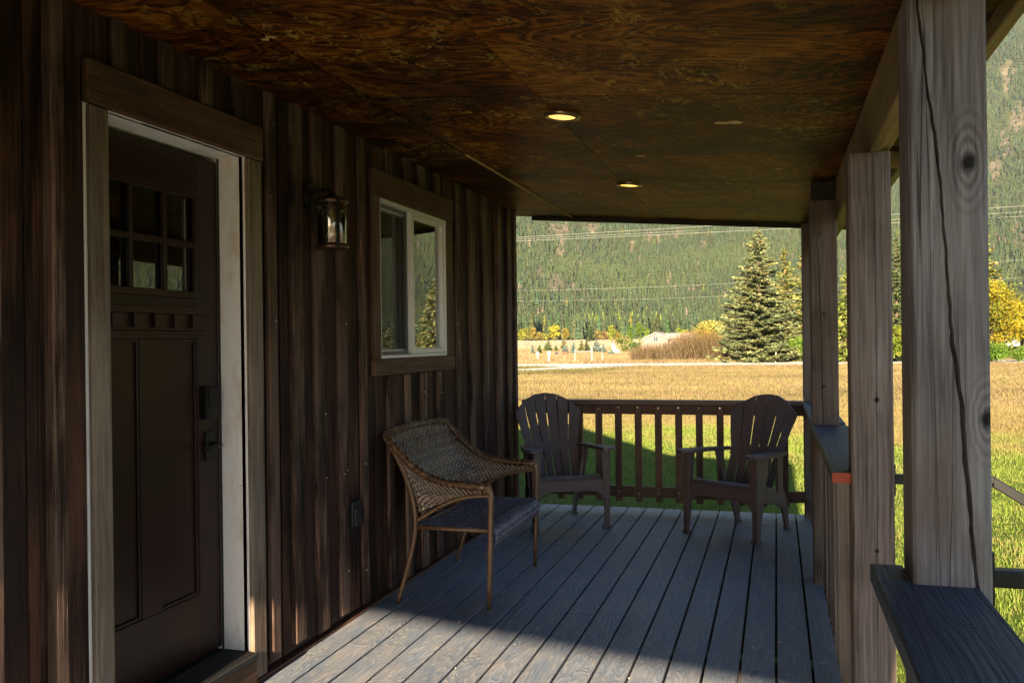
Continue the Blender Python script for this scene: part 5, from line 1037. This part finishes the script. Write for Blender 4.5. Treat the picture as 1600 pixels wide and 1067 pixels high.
# white ladder like frame left of the nearest post
p, dd = far_at(1403, 563); s = dd / F; e = empty('slide_ladder', p, -math.atan2(p.x, p.y)); tag(e, 'white metal ladder-like frame leaning to the right by the bushes', 'play frame')
for off in (0, 3.2 * s): m = MB(); m.tube([(-4 * s + off, 0, 0), (1.5 * s + off, 0, 14 * s), (2.6 * s + off, 0, 21 * s)], .055, 8); m.build('side_tube', m_white, e, smooth=True)
m = MB()
for k in range(6): t = .12 + k * .15; m.tube([((-4 + 6.2 * t) * s, 0, 20 * t * s), ((-.8 + 6.2 * t) * s, 0, 20 * t * s)], .03, 6)
m.build('rungs', m_white, e)
# power lines, strung along the road from pole to pole
m_wire = plain('aluminium_wire', (.24, .24, .225), .6, 0)
def wire(pts, y0, rad, lb):
    P = []; xs = np.linspace(pts[0][0], pts[-1][0], 60); co = np.polyfit([a for a, _ in pts], [b_ for _, b_ in pts], min(2, len(pts) - 1))
    for x in xs: r_ = ray(x, float(np.polyval(co, x))); k = y0 / r_.y; P.append(Vector((0, 0, EYE)) + r_ * k)
    m = MB(); m.tube(P, rad, 5); o = m.build('power_line', m_wire, smooth=True); tag(o, lb, 'power line', 'overhead wires along the road')
wire([(760, 373), (812, 371.5), (1000, 360), (1220, 346), (1600, 322)], 105, .016, 'topmost of the overhead wires'); wire([(760, 376), (812, 374.3), (1000, 365), (1220, 353), (1600, 331)], 106, .013, 'second overhead wire from the top, just under the topmost')
wire([(760, 378.5), (812, 377.2), (1000, 369), (1220, 357), (1600, 338)], 107, .016, 'third overhead wire, lowest of the close upper bundle'); wire([(760, 454.5), (812, 454.5), (1100, 444), (1260, 436), (1600, 405)], 92, .009, 'single overhead wire crossing the middle of the forest')
wire([(760, 471), (812, 470.5), (1100, 463), (1260, 458), (1600, 433)], 92, .0075, 'lowest overhead wire, the faint one')
# small things lying about on the deck
rgp = random.Random(4)

# thin summer haze between here and the far ridge
m = MB(); m.box(-4700, 4700, -60, 4700, -4, float(max(v.co.z for v in mt.data.vertices)) + 30); g = G('haze_air'); g.n.remove(g.b); pv = g('VolumePrincipled'); pv.inputs['Color'].default_value = (.72, .82, .95, 1); pv.inputs['Density'].default_value = 5e-5; pv.inputs['Anisotropy'].default_value = .2
g.l(pv.outputs[0], g.out.inputs['Volume']); hz_ = m.build('haze', g.m); tag(hz_, kind='stuff')

n = 110; X = RNG.uniform(-1.95, .1, n); Y = np.where(RNG.random(n) < .6, RNG.uniform(2.4, 4.2, n), RNG.uniform(2.4, 6.8, n)); V = []; T = []
for k in range(n):
    a = RNG.uniform(0, 6.28); l = RNG.uniform(.0015, .005) * (2.2 if RNG.random() < .08 else 1); w_ = l * RNG.uniform(.3, .8); c, sn = math.cos(a), math.sin(a); b0 = len(V)
    V += [(X[k] + l * c, Y[k] + l * sn, .0015), (X[k] - w_ * sn, Y[k] + w_ * c, .0015), (X[k] - l * c, Y[k] - l * sn, .0015), (X[k] + w_ * sn, Y[k] - w_ * c, .0015), (X[k], Y[k], .0015 + l * .8)]
    T += [(b0 + i, b0 + (i + 1) % 4, b0 + 4) for i in range(4)]
o = mesh_np('crumbs', np.array(V), np.array(T), plain('pale_wood_crumbs', (.62, .54, .44), .8)); tag(o, 'tiny pale chips and crumbs scattered over the deck boards', 'crumbs', kind='stuff')
